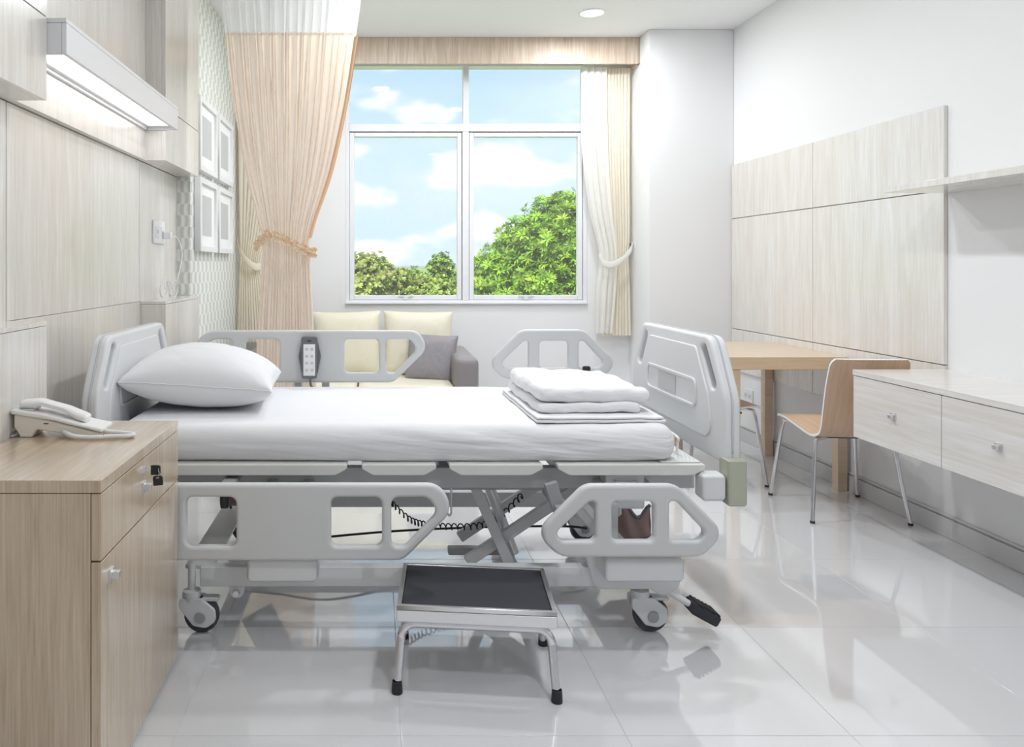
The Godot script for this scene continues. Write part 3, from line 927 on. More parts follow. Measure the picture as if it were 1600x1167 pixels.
	for i in 4:
		for s in [-1.0, 1.0]:
			obj("button", MB.new().box(Vector3(s * 0.012 - 0.007, 0.03 - i * 0.032, 0.0405), Vector3(s * 0.012 + 0.007, 0.043 - i * 0.032, 0.0425), 0.001), M.plastic_dim, kp)
	obj("indicator", MB.new().box(Vector3(-0.009, 0.072, 0.038), Vector3(0.009, 0.078, 0.0402), 0.0005), M.black, hc)
	obj("cord", MB.new().tube(smooth_path([Vector3(0.004, -0.10, 0.028), Vector3(0.006, -0.13, 0.025), Vector3(0.02, -0.16, 0.0), Vector3(0.03, -0.22, -0.06), Vector3(0.03, -0.34, -0.08)], 5), 0.005, 8), M.dark_grey, hc)
	var pouch := thing("under_bed_pouch", "brown vinyl pouch with dark hem slung under the foot end", "pouch", V(1.02, 0.135, 3.05))
	var rows := []
	for i in 13:
		var row := PackedVector3Array()
		for j in 17:
			var u := j / 16.0 * 2 - 1
			var t := i / 12.0
			row.append(Vector3(u * 0.10 * (1.0 - 0.05 * t), 0.12 * t * (1.0 + 0.22 * cos(u * 5.0 + 0.8)), 0.05 * (1 - u * u) * (1.2 - t) + 0.006 * sin(u * 9 + t * 4)))
		rows.append(row)
	var back := []
	for r in rows:
		var row := PackedVector3Array()
		for q in r:
			row.append(Vector3(q.x, q.y, -q.z - 0.004))
		back.append(row)
	obj("body", MB.new().grid(rows, true).grid(back, false), M.brown, pouch)
	obj("hem", MB.new().tube(rows[12], 0.007, 8), M.dark_grey, pouch)
	obj("base_roll", MB.new().tube(PackedVector3Array([Vector3(-0.10, 0.01, 0.0), Vector3(-0.06, 0.006, 0.045), Vector3(0, 0.004, 0.055), Vector3(0.06, 0.006, 0.045), Vector3(0.10, 0.01, 0.0)]), 0.016, 10), M.brown, pouch)


func bedding() -> void:
	var nz := FastNoiseLite.new()
	nz.seed = 5
	nz.frequency = 1.0
	nz.noise_type = FastNoiseLite.TYPE_SIMPLEX_SMOOTH
	var folds := func(p: Vector3, d: Vector3) -> Vector3:
		var a := nz.get_noise_2d(p.x * 1.3 + 3.0, p.y * 15.0 + p.x * 1.5 + p.z * 6.0)
		var right := smoothstep(-0.6, 0.7, p.x)
		var side := clampf(absf(d.z), 0.0, 1.0)
		var sag := -0.012 * clampf(-p.y / 0.07, 0, 1) * smoothstep(-0.9, 0.2, p.x) * side
		return d * (a * lerpf(0.002, 0.008, right) * lerpf(0.5, 1.0, side)) + Vector3(0, sag, 0) + d * 0.0035 * nz.get_noise_2d(p.x * 5.0 + p.z * 7.0, p.z * 3.0 - p.x * 2.0) * right
	var m := thing("mattress", "thick mattress in a white fitted sheet on the hospital bed", "mattress", V(0.06, 0.636, 3.02))
	obj("sheet", MB.new().soft(Vector3(1.96, 0.128, 0.89), 0.055, Transform3D.IDENTITY, 90, folds), M.linen, m)
	var pw := thing("pillow", "plump white pillow leaning on the headboard", "pillow", V(-0.68, 0.808, 3.0), 0.0)
	pw.rotation = Vector3(0.0, 0.06, -0.07)
	var top := []
	var bot := []
	var N := 40
	for i in N + 1:
		var a := sin((i / float(N) - 0.5) * PI)
		var rt := PackedVector3Array()
		var rb := PackedVector3Array()
		for j in N + 1:
			var b := sin((j / float(N) - 0.5) * PI)
			var t := pow(maxf(0.0, (1.0 - a * a) * (1.0 - b * b)), 0.42)
			var x := a * 0.28 * (1.0 - 0.10 * (1.0 - a * a) - 0.05 * (1.0 - b * b) * a * a)
			var z := b * 0.255 * (1.0 - 0.07 * (1.0 - a * a) * b * b)
			var wr := 0.006 * nz.get_noise_2d(a * 2.2 + b * 1.5, b * 2.5 - a) * t + 0.004 * nz.get_noise_2d(a * 6.0, b * 6.0) * (1.0 - t)
			rt.append(Vector3(x, 0.132 * t + wr, z))
			rb.append(Vector3(x, -0.108 * pow(t, 0.8) + wr * 0.4, z))
		top.append(rt)
		bot.append(rb)
	obj("pillowcase", MB.new().grid(top, true).grid(bot, false), M.linen, pw)
	var seam := PackedVector3Array()
	for j in N + 1: seam.append(top[0][j])
	for i in range(1, N + 1): seam.append(top[i][N])
	for j in range(N - 1, -1, -1): seam.append(top[N][j])
	for i in range(N - 1, -1, -1): seam.append(top[i][0])
	obj("seam", MB.new().tube(seam, 0.0022, 6), M.linen, pw)
	# folded linen at the foot end
	var rum := func(p: Vector3, d: Vector3) -> Vector3:
		return d * 0.009 * nz.get_noise_3d(p.x * 7.0, p.y * 14.0, p.z * 7.0) + Vector3(0, 0.010 * nz.get_noise_2d(p.x * 4.0 + 9.0, p.z * 4.0), 0)
	var sh := thing("folded_sheet", "thin flat folded white sheet under the thick folded blanket", "sheet", V(0.78, 0.706, 2.93), 0.03)
	obj("lower_fold", MB.new().soft(Vector3(0.46, 0.011, 0.62), 0.005, Transform3D.IDENTITY, 24, func(p, d): return Vector3(0, 0.003 * nz.get_noise_2d(p.x * 5, p.z * 5), 0)), M.towel, sh)
	obj("upper_fold", MB.new().soft(Vector3(0.45, 0.010, 0.615), 0.005, Transform3D(Basis.IDENTITY, Vector3(-0.002, 0.0105, -0.002)), 24, func(p, d): return Vector3(0, 0.003 * nz.get_noise_2d(p.x * 5, p.z * 5), 0)), M.towel, sh)
	var bl := thing("folded_blanket", "thick folded white blanket on top of the flat sheet", "blanket", V(0.765, 0.75, 2.94), 0.05)
	obj("lower_fold", MB.new().soft(Vector3(0.37, 0.036, 0.52), 0.017, Transform3D(Basis.IDENTITY, Vector3(-0.012, -0.009, 0)), 30, rum), M.towel, bl)
	obj("upper_fold", MB.new().soft(Vector3(0.41, 0.058, 0.51), 0.028, Transform3D(Basis(Vector3(0, 0, 1), -0.03), Vector3(0.012, 0.034, -0.004)), 30, rum), M.towel, bl)


func bedside() -> void:
	var c := thing("bedside_cabinet", "wood-grain bedside cabinet with one drawer and a door, under the telephone", "bedside cabinet", V(-0.84, 0, 2.05))
	obj("body", bx(-0.208, 0.184, 0.0, 0.728, -0.3315, 0.3315, 0.001), M.cabinet, c)
	obj("top", bx(-0.208, 0.209, 0.7295, 0.759, -0.3335, 0.3335, 0.0015), M.cabinet, c)
	var dr := obj("drawer", bx(0.1855, 0.209, 0.574, 0.7275, -0.3325, 0.3325, 0.0015), M.cabinet, c)
	var do := obj("door", bx(0.1855, 0.209, 0.015, 0.570, -0.3325, 0.3325, 0.0015), M.cabinet, c)
	obj("knob", bx(0.2085, 0.214, 0.637, 0.667, -0.035, -0.005, 0.001).box(Vector3(0.213, 0.643, 0.012), Vector3(0.231, 0.661, 0.028), 0.002), M.steel, dr)
	obj("lock", MB.new().lathe([Vector2(0, 0.006), Vector2(0.009, 0.006), Vector2(0.010, 0)], Vector3(0.209, 0.698, 0.02), Vector3(1, 0, 0), 16), M.chrome, dr)
	obj("knob", bx(0.2085, 0.214, 0.503, 0.533, -0.285, -0.255, 0.001).box(Vector3(0.213, 0.509, 0.262), Vector3(0.231, 0.527, 0.278), 0.002), M.steel, do)
	var k := thing("key_pair", "pair of black-headed keys hanging in the bedside drawer lock", "keys", V(-0.625, 0.698, 2.03))
	var kh := rounded([[0, -0.013, 0.002], [0.026, -0.013, 0.006], [0.026, 0.013, 0.006], [0, 0.013, 0.002]], 4)
	var slot := [rounded([[0.019, -0.005, 0.001], [0.022, -0.005, 0.001], [0.022, 0.005, 0.001], [0.019, 0.005, 0.001]], 2)]
	var a := obj("key_head", MB.new().plate(kh, slot, 0.006, 0.001, Transform3D(Basis.IDENTITY, Vector3(0.014, 0, 0)), 2), M.black, k)
	obj("blade", bx(-0.006, 0.014, -0.004, 0.004, -0.001, 0.001, 0.0003), M.steel, a)
	var b := obj("key_head", MB.new().plate(kh, slot, 0.006, 0.001, Transform3D(Basis(Vector3(0, 0, 1), 1.66), Vector3(0.036, -0.04, 0.006)), 2), M.black, k)
	obj("blade", bx(0.0315, 0.0345, -0.062, -0.04, -0.0068, -0.0052, 0.0003), M.steel, b)
	obj("ring", MB.new().tube(smooth_path([Vector3(0.034, 0.0, 0.0), Vector3(0.038, -0.006, 0.006), Vector3(0.036, -0.018, 0.008), Vector3(0.031, -0.016, 0.0), Vector3(0.033, -0.002, -0.002)], 4), 0.0008, 5), M.steel, k)
	telephone()


func telephone() -> void:
	var t := thing("telephone", "white corded desk telephone on the bedside cabinet", "telephone", V(-0.925, 0.759, 2.19), 0.03)
	# side profile swept across the width
	var base := rounded([[-0.115, 0.030, 0.008], [-0.095, 0.0, 0.006], [-0.065, 0.0, 0.006], [-0.05, 0.022, 0.006], [0.07, 0.002, 0.006], [0.128, 0.0, 0.004], [0.130, 0.012, 0.004], [0.0, 0.046, 0.02], [-0.115, 0.070, 0.008]], 4)
	obj("base", MB.new().plate(base, [], 0.085, 0.006, Transform3D(Basis.IDENTITY, Vector3(0, 0, -0.0))), M.phone_base, t)
	var top := rounded([[-0.122, 0.068, 0.004], [-0.122, 0.083, 0.008], [-0.03, 0.069, 0.03], [0.09, 0.036, 0.02], [0.137, 0.026, 0.004], [0.137, 0.013, 0.004], [0.0, 0.048, 0.02]], 4)
	obj("cover", MB.new().plate(top, [], 0.098, 0.006, Transform3D(Basis.IDENTITY, Vector3.ZERO)), M.phone, t)
	var hs := rounded([[-0.108, 0.080, 0.006], [-0.108, 0.102, 0.012], [-0.05, 0.106, 0.05], [0.03, 0.083, 0.06], [0.09, 0.058, 0.012], [0.086, 0.036, 0.006], [0.055, 0.046, 0.01], [0.02, 0.068, 0.03], [-0.045, 0.086, 0.02], [-0.062, 0.078, 0.005]], 5)
	obj("handset", MB.new().plate(hs, [], 0.052, 0.014, Transform3D(Basis.IDENTITY, Vector3(0, 0, 0.008)), 4), M.phone, t)
	obj("cradle_pad", MB.new().box(Vector3(-0.105, 0.073, -0.022), Vector3(-0.062, 0.0805, 0.04), 0.003), M.plastic_dim, t)
	obj("switch_slot", MB.new().box(Vector3(-0.03, 0.038, 0.0425), Vector3(-0.016, 0.042, 0.0435), 0.0004), M.dark_grey, t)
	var way := smooth_path([Vector3(0.118, 0.018, 0.02), Vector3(0.15, 0.012, 0.025), Vector3(0.19, 0.009, 0.03), Vector3(0.225, 0.008, 0.045), Vector3(0.215, 0.008, 0.065), Vector3(0.17, 0.008, 0.07), Vector3(0.12, 0.008, 0.08), Vector3(0.07, 0.010, 0.075), Vector3(0.035, 0.014, 0.05), Vector3(0.025, 0.016, 0.042)], 40)
	var r := PackedFloat32Array()
	for i in way.size():
		r.append(0.0062 + 0.0012 * sin(i * 1.3))
	obj("coiled_cord", MB.new().tube(way, 0.006, 8, r), M.phone, t)
	obj("line_cord", MB.new().tube(smooth_path([Vector3(-0.10, 0.02, -0.03), Vector3(-0.118, 0.012, -0.02), Vector3(-0.12, 0.008, 0.0), Vector3(-0.11, 0.005, 0.02), Vector3(-0.12, 0.005, 0.045)], 6), 0.003, 6), M.plastic_dim, t)


# ---------------------------------------------------------------- seating by the window
func cushion(called: String, label: String, category: String, m: Material, at: Vector3, size: Vector3, rot: Vector3, group := "") -> void:
	var o := thing(called, label, category, at, 0.0, group)
	o.rotation = rot
	var nz := FastNoiseLite.new()
	nz.seed = int(size.x * 1000 + at.x * 100)
	nz.frequency = 1.0
	var front := []
	var back := []
	var N := 24
	for i in N + 1:
		var a := sin((i / float(N) - 0.5) * PI)
		var rf := PackedVector3Array()
		var rb := PackedVector3Array()
		for j in N + 1:
			var b := sin((j / float(N) - 0.5) * PI)
			var t := pow(maxf(0.0, (1.0 - pow(a, 4)) * (1.0 - pow(b, 4))), 0.5)
			var x := a * size.x / 2 * (1.0 - 0.05 * (1.0 - b * b) * a * a)
			var y := b * size.y / 2 * (1.0 - 0.04 * (1.0 - a * a) * b * b)
			var w := 0.006 * nz.get_noise_2d(a * 5.0, b * 5.0)
			rf.append(Vector3(x, y, size.z / 2 * t + w))
			rb.append(Vector3(x, y, -size.z / 2 * t + w))
		front.append(rf)
		back.append(rb)
	obj("cover", MB.new().grid(front, false).grid(back, true), m, o)
	var seam := PackedVector3Array()
	for j in N + 1: seam.append(front[0][j])
	for i in range(1, N + 1): seam.append(front[i][N])
	for j in range(N - 1, -1, -1): seam.append(front[N][j])
	for i in range(N - 1, -1, -1): seam.append(front[i][0])
	obj("piping", MB.new().tube(seam, 0.004, 6), m, o)


func sofa() -> void:
	var s := thing("sofa", "grey leather sofa with cream seat under the window", "sofa", V(-0.13, 0, 5.45))
	obj("base", bx(-0.66, 0.66, 0.06, 0.30, -0.36, 0.40, 0.015), M.leather, s)
	obj("seat_cushion", MB.new().soft(Vector3(0.66, 0.14, 0.70), 0.035, Transform3D(Basis.IDENTITY, Vector3(-0.335, 0.37, 0.02)), 16), M.cream, s)
	obj("seat_cushion", MB.new().soft(Vector3(0.66, 0.14, 0.70), 0.035, Transform3D(Basis.IDENTITY, Vector3(0.335, 0.37, 0.02)), 16), M.cream, s)
	obj("backrest", MB.new().soft(Vector3(1.33, 0.40, 0.14), 0.04, Transform3D(Basis.IDENTITY, Vector3(0, 0.50, -0.36)), 16), M.leather, s)
	for k in [-1.0, 1.0]:
		obj("armrest", MB.new().soft(Vector3(0.16, 0.57, 0.84), 0.04, Transform3D(Basis.IDENTITY, Vector3(k * 0.745, 0.345, -0.02)), 18), M.leather, s)
		for z in [-0.3, 0.3]:
			obj("foot", bx(k * 0.72 - 0.025, k * 0.72 + 0.025, 0.0, 0.062, -z - 0.025, -z + 0.025, 0.003), M.black, s)
	cushion("back_cushion", "cream leather back cushion beside the peach curtain", "cushion", M.cream, V(-0.225, 0.665, 5.66), Vector3(0.52, 0.49, 0.17), Vector3(-0.2, 0.0, 0.02), "cream sofa cushions")
	cushion("back_cushion", "cream leather back cushion behind the grey scatter cushion", "cushion", M.cream, V(0.315, 0.665, 5.66), Vector3(0.52, 0.49, 0.17), Vector3(-0.2, 0.0, -0.015), "cream sofa cushions")
	cushion("scatter_cushion", "grey satin scatter cushion against the right sofa arm", "cushion", M.greycloth, V(0.40, 0.585, 5.44), Vector3(0.36, 0.34, 0.13), Vector3(-0.3, -0.25, -0.04))
	cushion("scatter_cushion", "dark grey scatter cushion at the sofa end behind the peach curtain", "cushion", M.greycloth, V(-0.66, 0.60, 5.50), Vector3(0.36, 0.34, 0.13), Vector3(-0.3, 0.25, 0.04))


# ---------------------------------------------------------------- curtains
# spec rows: [height, left x, right x, pleat depth, shift of distance]; rows are joined smoothly
func drape(spec: Array, d: float, pleats: float, seed_: int, cols := 160, per := 12) -> MB:
	var nz := FastNoiseLite.new()
	nz.seed = seed_
	nz.frequency = 1.0
	var rows := []
	for i in spec.size() - 1:
		for k in (per + 1 if i == spec.size() - 2 else per):
			var t := k / float(per)
			var row := PackedVector3Array()
			var q := []
			for c in 5:
				q.append(cubic_interpolate(spec[i][c], spec[i + 1][c], spec[maxi(i - 1, 0)][c], spec[mini(i + 2, spec.size() - 1)][c], t))
			for j in cols + 1:
				var u := j / float(cols)
				var uu := u + 0.012 * nz.get_noise_2d(u * 9.0, q[0] * 0.5)
				var ph: float = PI * pleats * (uu + 0.3 / pleats * nz.get_noise_2d(u * pleats * 0.9 + 4.0, q[0] * 0.25))
				var a: float = q[3] * (0.85 + 0.5 * nz.get_noise_2d(u * pleats * 0.5, 3.0 + q[0] * 0.25))
				row.append(V(lerpf(q[1], q[2], u), q[0], d + q[4] + a - 2.0 * a * pow(absf(sin(ph)), 0.55)))
			rows.append(row)
	return MB.new().grid(rows, false)


func curtains() -> void:
	# peach privacy curtain with a net top
	var d := 4.25
	var c := thing("privacy_curtain", "peach pleated privacy curtain with white net top, tied back", "curtain", Vector3.ZERO)
	obj("net_top", drape([[3.0, -0.90, -0.07, 0.010, 0], [2.78, -0.885, -0.085, 0.010, 0], [2.56, -0.86, -0.115, 0.011, 0]], d, 18, 3, 270, 6), M.net, c)
	obj("cloth", drape([[2.575, -0.86, -0.115, 0.016, 0], [2.2, -0.815, -0.17, 0.016, 0], [1.8, -0.745, -0.255, 0.013, 0], [1.52, -0.675, -0.345, 0.010, 0], [1.39, -0.645, -0.375, 0.009, 0], [1.2, -0.655, -0.37, 0.010, 0], [0.9, -0.675, -0.355, 0.011, 0], [0.3, -0.70, -0.33, 0.012, 0]], d, 18, 3, 270), M.peach, c)
	obj("hem_tape", drape([[2.55, -0.125, -0.10, 0.004, -0.012], [2.2, -0.18, -0.155, 0.004, -0.012], [1.8, -0.265, -0.24, 0.004, -0.014], [1.52, -0.355, -0.335, 0.004, -0.014], [1.41, -0.385, -0.365, 0.004, -0.016]], d, 1, 3, 6, 8), M.peach_edge, c)
	obj("track", bx(-1.1, 0.4, 2.985, 2.999, d - 0.012, d + 0.012, 0.002), M.white, c)
	# flower garland tie
	var tie := Node3D.new()
	tie.name = "flower_tieback"
	c.add_child(tie)
	var band := [V(-0.675, 1.36, d - 0.01), V(-0.62, 1.425, d - 0.035), V(-0.53, 1.405, d - 0.045), V(-0.44, 1.36, d - 0.045), V(-0.37, 1.325, d - 0.03), V(-0.355, 1.325, d + 0.02)]
	obj("band", MB.new().tube(smooth_path(band, 8), 0.012, 8), M.flower, tie)
	var bp := smooth_path(band, 8)
	for i in range(0, bp.size(), 2):
		for k in 2:
			var fl := MB.new()
			var ctr := bp[i] + Vector3(rng.randf_range(-0.008, 0.008), (k - 0.5) * 0.026 + rng.randf_range(-0.006, 0.006), 0.012)
			for p in 5:
				var an := TAU * p / 5 + rng.randf() * 0.4
				var o := Vector3(cos(an), sin(an), 0)
				var s := Vector3(-sin(an), cos(an), 0)
				fl.grid([PackedVector3Array([ctr, ctr + s * 0.001, ctr + s * 0.002]), PackedVector3Array([ctr + o * 0.008 - s * 0.006 + Vector3(0, 0, 0.002), ctr + o * 0.009 + Vector3(0, 0, 0.006), ctr + o * 0.008 + s * 0.006 + Vector3(0, 0, 0.002)]), PackedVector3Array([ctr + o * 0.015 - s * 0.004 + Vector3(0, 0, 0.006), ctr + o * 0.016 + Vector3(0, 0, 0.009), ctr + o * 0.015 + s * 0.004 + Vector3(0, 0, 0.006)])], true)
			obj("blossom", fl, M.flower if (i / 2 + k) % 5 else M.peach_edge, tie)
	# window curtains
	var r := thing("window_curtain", "cream pleated curtain with white lining at the window beside the pier", "curtain", Vector3.ZERO, 0.0, "window curtains")
	obj("drape", drape([[2.80, 1.76, 1.99, 0.010, 0], [2.2, 1.765, 1.985, 0.010, 0], [1.55, 1.80, 1.985, 0.010, 0], [1.32, 1.82, 1.975, 0.008, 0], [1.1, 1.79, 1.985, 0.011, 0], [0.71, 1.765, 1.995, 0.014, 0]], 5.86, 9, 21, 140), M.creamcloth, r)
	obj("lining", drape([[2.80, 1.595, 1.79, 0.012, 0], [2.2, 1.60, 1.80, 0.014, 0], [1.7, 1.66, 1.83, 0.016, 0], [1.34, 1.735, 1.87, 0.016, 0], [1.05, 1.705, 1.86, 0.018, 0], [0.73, 1.70, 1.83, 0.02, 0]], 5.83, 3.5, 23, 70), M.sheer, r)
	var tb := smooth_path([V(1.73, 1.335, 5.80), V(1.76, 1.275, 5.785), V(1.82, 1.262, 5.78), V(1.90, 1.30, 5.785), V(1.97, 1.37, 5.81), V(2.005, 1.42, 5.86)], 6)
	var rows := []
	for q in tb:
		var row := PackedVector3Array()
		for k in 9:
			var a := TAU * k / 8.0
			row.append(q + Vector3(0.005 * sin(a), 0.026 * cos(a), 0.006 * sin(a)))
		rows.append(row)
	obj("tieback", MB.new().grid(rows, true), M.sheer, r)
	obj("hook", MB.new().lathe([Vector2(0, 0.03), Vector2(0.012, 0.028), Vector2(0.012, 0.02), Vector2(0.005, 0.018), Vector2(0.005, 0)], V(2.013, 1.42, 5.86), Vector3(-1, 0, 0), 12), M.dark_grey, r)
	var l := thing("window_curtain", "cream pleated curtain by the wallpaper behind the peach curtain", "curtain", Vector3.ZERO, 0.0, "window curtains")
	obj("drape", drape([[2.80, -1.08, -0.60, 0.012, 0], [2.2, -1.075, -0.64, 0.012, 0], [1.6, -1.065, -0.80, 0.010, 0], [1.30, -1.06, -0.90, 0.008, 0], [1.1, -1.07, -0.88, 0.010, 0], [0.66, -1.085, -0.83, 0.013, 0]], 5.83, 11, 31, 154), M.creamcloth, l)
	var tb2 := smooth_path([V(-1.09, 1.45, 5.86), V(-1.06, 1.38, 5.80), V(-1.0, 1.29, 5.775), V(-0.94, 1.245, 5.78), V(-0.90, 1.245, 5.81)], 6)
	var rows2 := []
	for q in tb2:
		var row := PackedVector3Array()
		for k in 9:
			var a := TAU * k / 8.0
			row.append(q + Vector3(0.005 * sin(a), 0.03 * cos(a), 0.006 * sin(a)))
		rows2.append(row)
	obj("tieback", MB.new().grid(rows2, true), M.creamcloth, l)


# ---------------------------------------------------------------- desk, chairs, drawers
func desk_and_chairs() -> void:
	var d := thing("desk", "light wood table with thick top against the panelled wall", "table", V(2.17, 0, 4.57))
	obj("tabletop", bx(-0.39, 0.45, 0.676, 0.747, -0.42, 0.43, 0.003), M.desk, d)
	for x in [-0.175, 0.42]:
		for z in [-0.385, 0.395]:
			obj("leg", bx(x - 0.027, x + 0.027, 0.0, 0.6755, z - 0.027, z + 0.027, 0.002), M.desk, d)
	chair(V(2.365, 0, 3.84), PI - 0.07, "plywood chair with chrome legs between the desk and the drawers")
	chair(V(1.975, 0, 4.47), PI / 2, "plywood chair tucked under the desk end behind the footboard")


# chair facing +z in its own axes
func chair(at: Vector3, turn: float, label: String) -> void:
	var c := thing("plywood_chair", label, "chair", at, turn, "plywood chairs")
	var prof := smooth_path([Vector3(0, 0.435, 0.235), Vector3(0, 0.447, 0.20), Vector3(0, 0.440, 0.10), Vector3(0, 0.423, -0.02), Vector3(0, 0.412, -0.12), Vector3(0, 0.420, -0.175), Vector3(0, 0.460, -0.208), Vector3(0, 0.55, -0.228), Vector3(0, 0.68, -0.258), Vector3(0, 0.81, -0.305)], 6)
	var up := []
	var dn := []
	var n := prof.size()
	var rimL := PackedVector3Array()
	var rimR := PackedVector3Array()
	for i in n:
		var t := (prof[mini(i + 1, n - 1)] - prof[maxi(i - 1, 0)]).normalized()
		var nn := Vector3(0, -t.z, t.y)
		if nn.y < 0 and i < n / 2: nn = -nn
		var s := i / float(n - 1)
		var hw := 0.195 - 0.016 * smoothstep(0.45, 0.62, s) + 0.004 * s
		if i == 0 or i == n - 1: hw -= 0.02
		elif i == 1 or i == n - 2: hw -= 0.006
		var ru := PackedVector3Array()
		var rd := PackedVector3Array()
		for j in 13:
			var u := j / 6.0 - 1.0
			var dish := 0.012 * u * u * smoothstep(0.3, 0.6, s)
			var p := prof[i] + Vector3(u * hw, 0, dish)
			ru.append(p + nn * 0.0055)
			rd.append(p - nn * 0.0055)
		up.append(ru)
		dn.append(rd)
	var sh := obj("shell", MB.new().grid(up, true).grid(dn, false), M.ply, c)
	var e := MB.new()
	for j in [0, 12]:
		var a := []
		for i in n:
			var mid: Vector3 = (up[i][j] + dn[i][j]) / 2
			var o := Vector3(-0.0015 if j == 0 else 0.0015, 0, 0)
			a.append(PackedVector3Array([up[i][j], mid + o, dn[i][j]]))
		e.grid(a, j == 0)
	for i in [0, n - 1]:
		e.grid([up[i], dn[i]], i == 0)
	obj("edge_band", e, M.white, sh)
	for s in [-1.0, 1.0]:
		obj("leg", MB.new().tube(smooth_path([Vector3(s * 0.11, 0.424, 0.14), Vector3(s * 0.165, 0.424, 0.175), Vector3(s * 0.185, 0.40, 0.19), Vector3(s * 0.205, 0.22, 0.213), Vector3(s * 0.228, 0.008, 0.237)], 6), 0.0095, 12), M.chrome, c)
		obj("leg", MB.new().tube(smooth_path([Vector3(s * 0.11, 0.395, -0.10), Vector3(s * 0.165, 0.397, -0.14), Vector3(s * 0.185, 0.375, -0.155), Vector3(s * 0.205, 0.2, -0.18), Vector3(s * 0.228, 0.008, -0.212)], 6), 0.0095, 12), M.chrome, c)
		for q in [Vector3(s * 0.228, 0, 0.237), Vector3(s * 0.228, 0, -0.212)]:
			obj("glide", MB.new().lathe([Vector2(0, 0), Vector2(0.011, 0), Vector2(0.011, 0.012), Vector2(0, 0.012)], q, Vector3.UP, 12), M.rubber, c)
	obj("seat_mount", MB.new().box(Vector3(-0.12, 0.392, -0.11), Vector3(0.12, 0.404, 0.15), 0.003), M.black, c)


func drawers() -> void:
	var u := thing("drawer_unit", "whitewashed wood drawer unit hung on the right wall", "drawer unit", V(2.64, 0.463, 2.3))
	obj("body", bx(-0.415, 0, 0.0, 0.283, -1.1, 1.158, 0.001), M.pale, u)
	obj("top", bx(-0.44, 0, 0.286, 0.311, -1.1, 1.16, 0.0015), M.pale, u)
	for k in 4:
		var b := 1.159 - 0.54 * k
		var f := obj("drawer", bx(-0.4365, -0.417, 0.001, 0.2835, b - 0.537, b, 0.0015), M.pale, u)
		var m := b - 0.27
		obj("knob", bx(-0.4415, -0.436, 0.132, 0.162, m - 0.015, m + 0.015, 0.001).box(Vector3(-0.458, 0.138, -m - 0.009), Vector3(-0.441, 0.156, -m + 0.009), 0.002), M.steel, f)


func step_stool() -> void:
	var s := thing("step_stool", "chrome step stool with black rubber top beside the bed", "step stool", V(0.306, 0, 2.335), -0.10)
	var W := 0.232
	var D := 0.158
	obj("tray", bx(-W, W, 0.205, 0.240, -D, D, 0.003), M.steel, s)
	var rim := MB.new().plate(rounded([[-W, -D, 0], [W, -D, 0], [W, D, 0], [-W, D, 0]]), [rounded([[-W + 0.014, -D + 0.012, 0.001], [W - 0.014, -D + 0.012, 0.001], [W - 0.014, D - 0.012, 0.001], [-W + 0.014, D - 0.012, 0.001]], 1)], 0.014, 0.002, Transform3D(Basis(Vector3(1, 0, 0), Vector3(0, 0, 1), Vector3(0, -1, 0)), Vector3(0, 0.2475, 0)), 2)
	obj("rim", rim, M.steel, s)
	obj("rubber_mat", MB.new().box(Vector3(-W + 0.015, 0.2402, -D + 0.013), Vector3(W - 0.015, 0.250, D - 0.013), 0.002), M.rubber, s)
	for k in [1.0, -1.0]:
		var z0: float = k * (D - 0.03)
		var z1: float = k * (D + 0.005)
		var p := PackedVector3Array([Vector3(-W + 0.002, 0.006, z1)])
		for i in 9:
			var a := PI / 2 * i / 8
			p.append(Vector3(-W + 0.012 + 0.045 * (1 - cos(a)), 0.147 + 0.045 * sin(a), lerpf(z1, z0, 0.9)))
		for i in 9:
			var a := PI / 2 * (8 - i) / 8
			p.append(Vector3(W - 0.012 - 0.045 * (1 - cos(a)), 0.147 + 0.045 * sin(a), lerpf(z1, z0, 0.9)))
		p.append(Vector3(W - 0.002, 0.006, z1))
		var lg := obj("leg_frame", MB.new().tube(p, 0.0125, 16), M.chrome, s)
		for x in [-W + 0.002, W - 0.002]:
			obj("rubber_foot", MB.new().lathe([Vector2(0, 0), Vector2(0.016, 0), Vector2(0.0165, 0.004), Vector2(0.0145, 0.035), Vector2(0.0125, 0.036)], Vector3(x, 0, z1), Vector3.UP, 16), M.black, lg)


# ---------------------------------------------------------------- outdoors
func leaf_mesh(leaves: int, length: float, width: float, droop: float) -> ArrayMesh:
	var b := MB.new()
	for i in leaves:
		var an := TAU * i / leaves + rng.randf_range(-0.3, 0.3)
		var el := rng.randf_range(0.05, 0.95)
		var o := Vector3(cos(an) * cos(el), sin(el), sin(an) * cos(el))
		var s := Vector3(-sin(an), 0, cos(an))
		var up := s.cross(o)
		if up.y < 0: up = -up
		var L := length * rng.randf_range(0.8, 1.15)
		var p0 := o * 0.01
		var m := o * L * 0.55 + up * 0.0
		var tip := o * L - Vector3(0, droop * L, 0)
		b.tri(p0, m + s * width, m - up * width * 0.35, up, up + s * 0.4, up)
		b.tri(p0, m - s * width, m - up * width * 0.35, up, up - s * 0.4, up)
		b.tri(tip, m + s * width, m - up * width * 0.35, up, up + s * 0.4, up)
		b.tri(tip, m - s * width, m - up * width * 0.35, up, up - s * 0.4, up)
	for i in b.n.size():
		b.n[i] = b.n[i].normalized()
	return b.mesh()


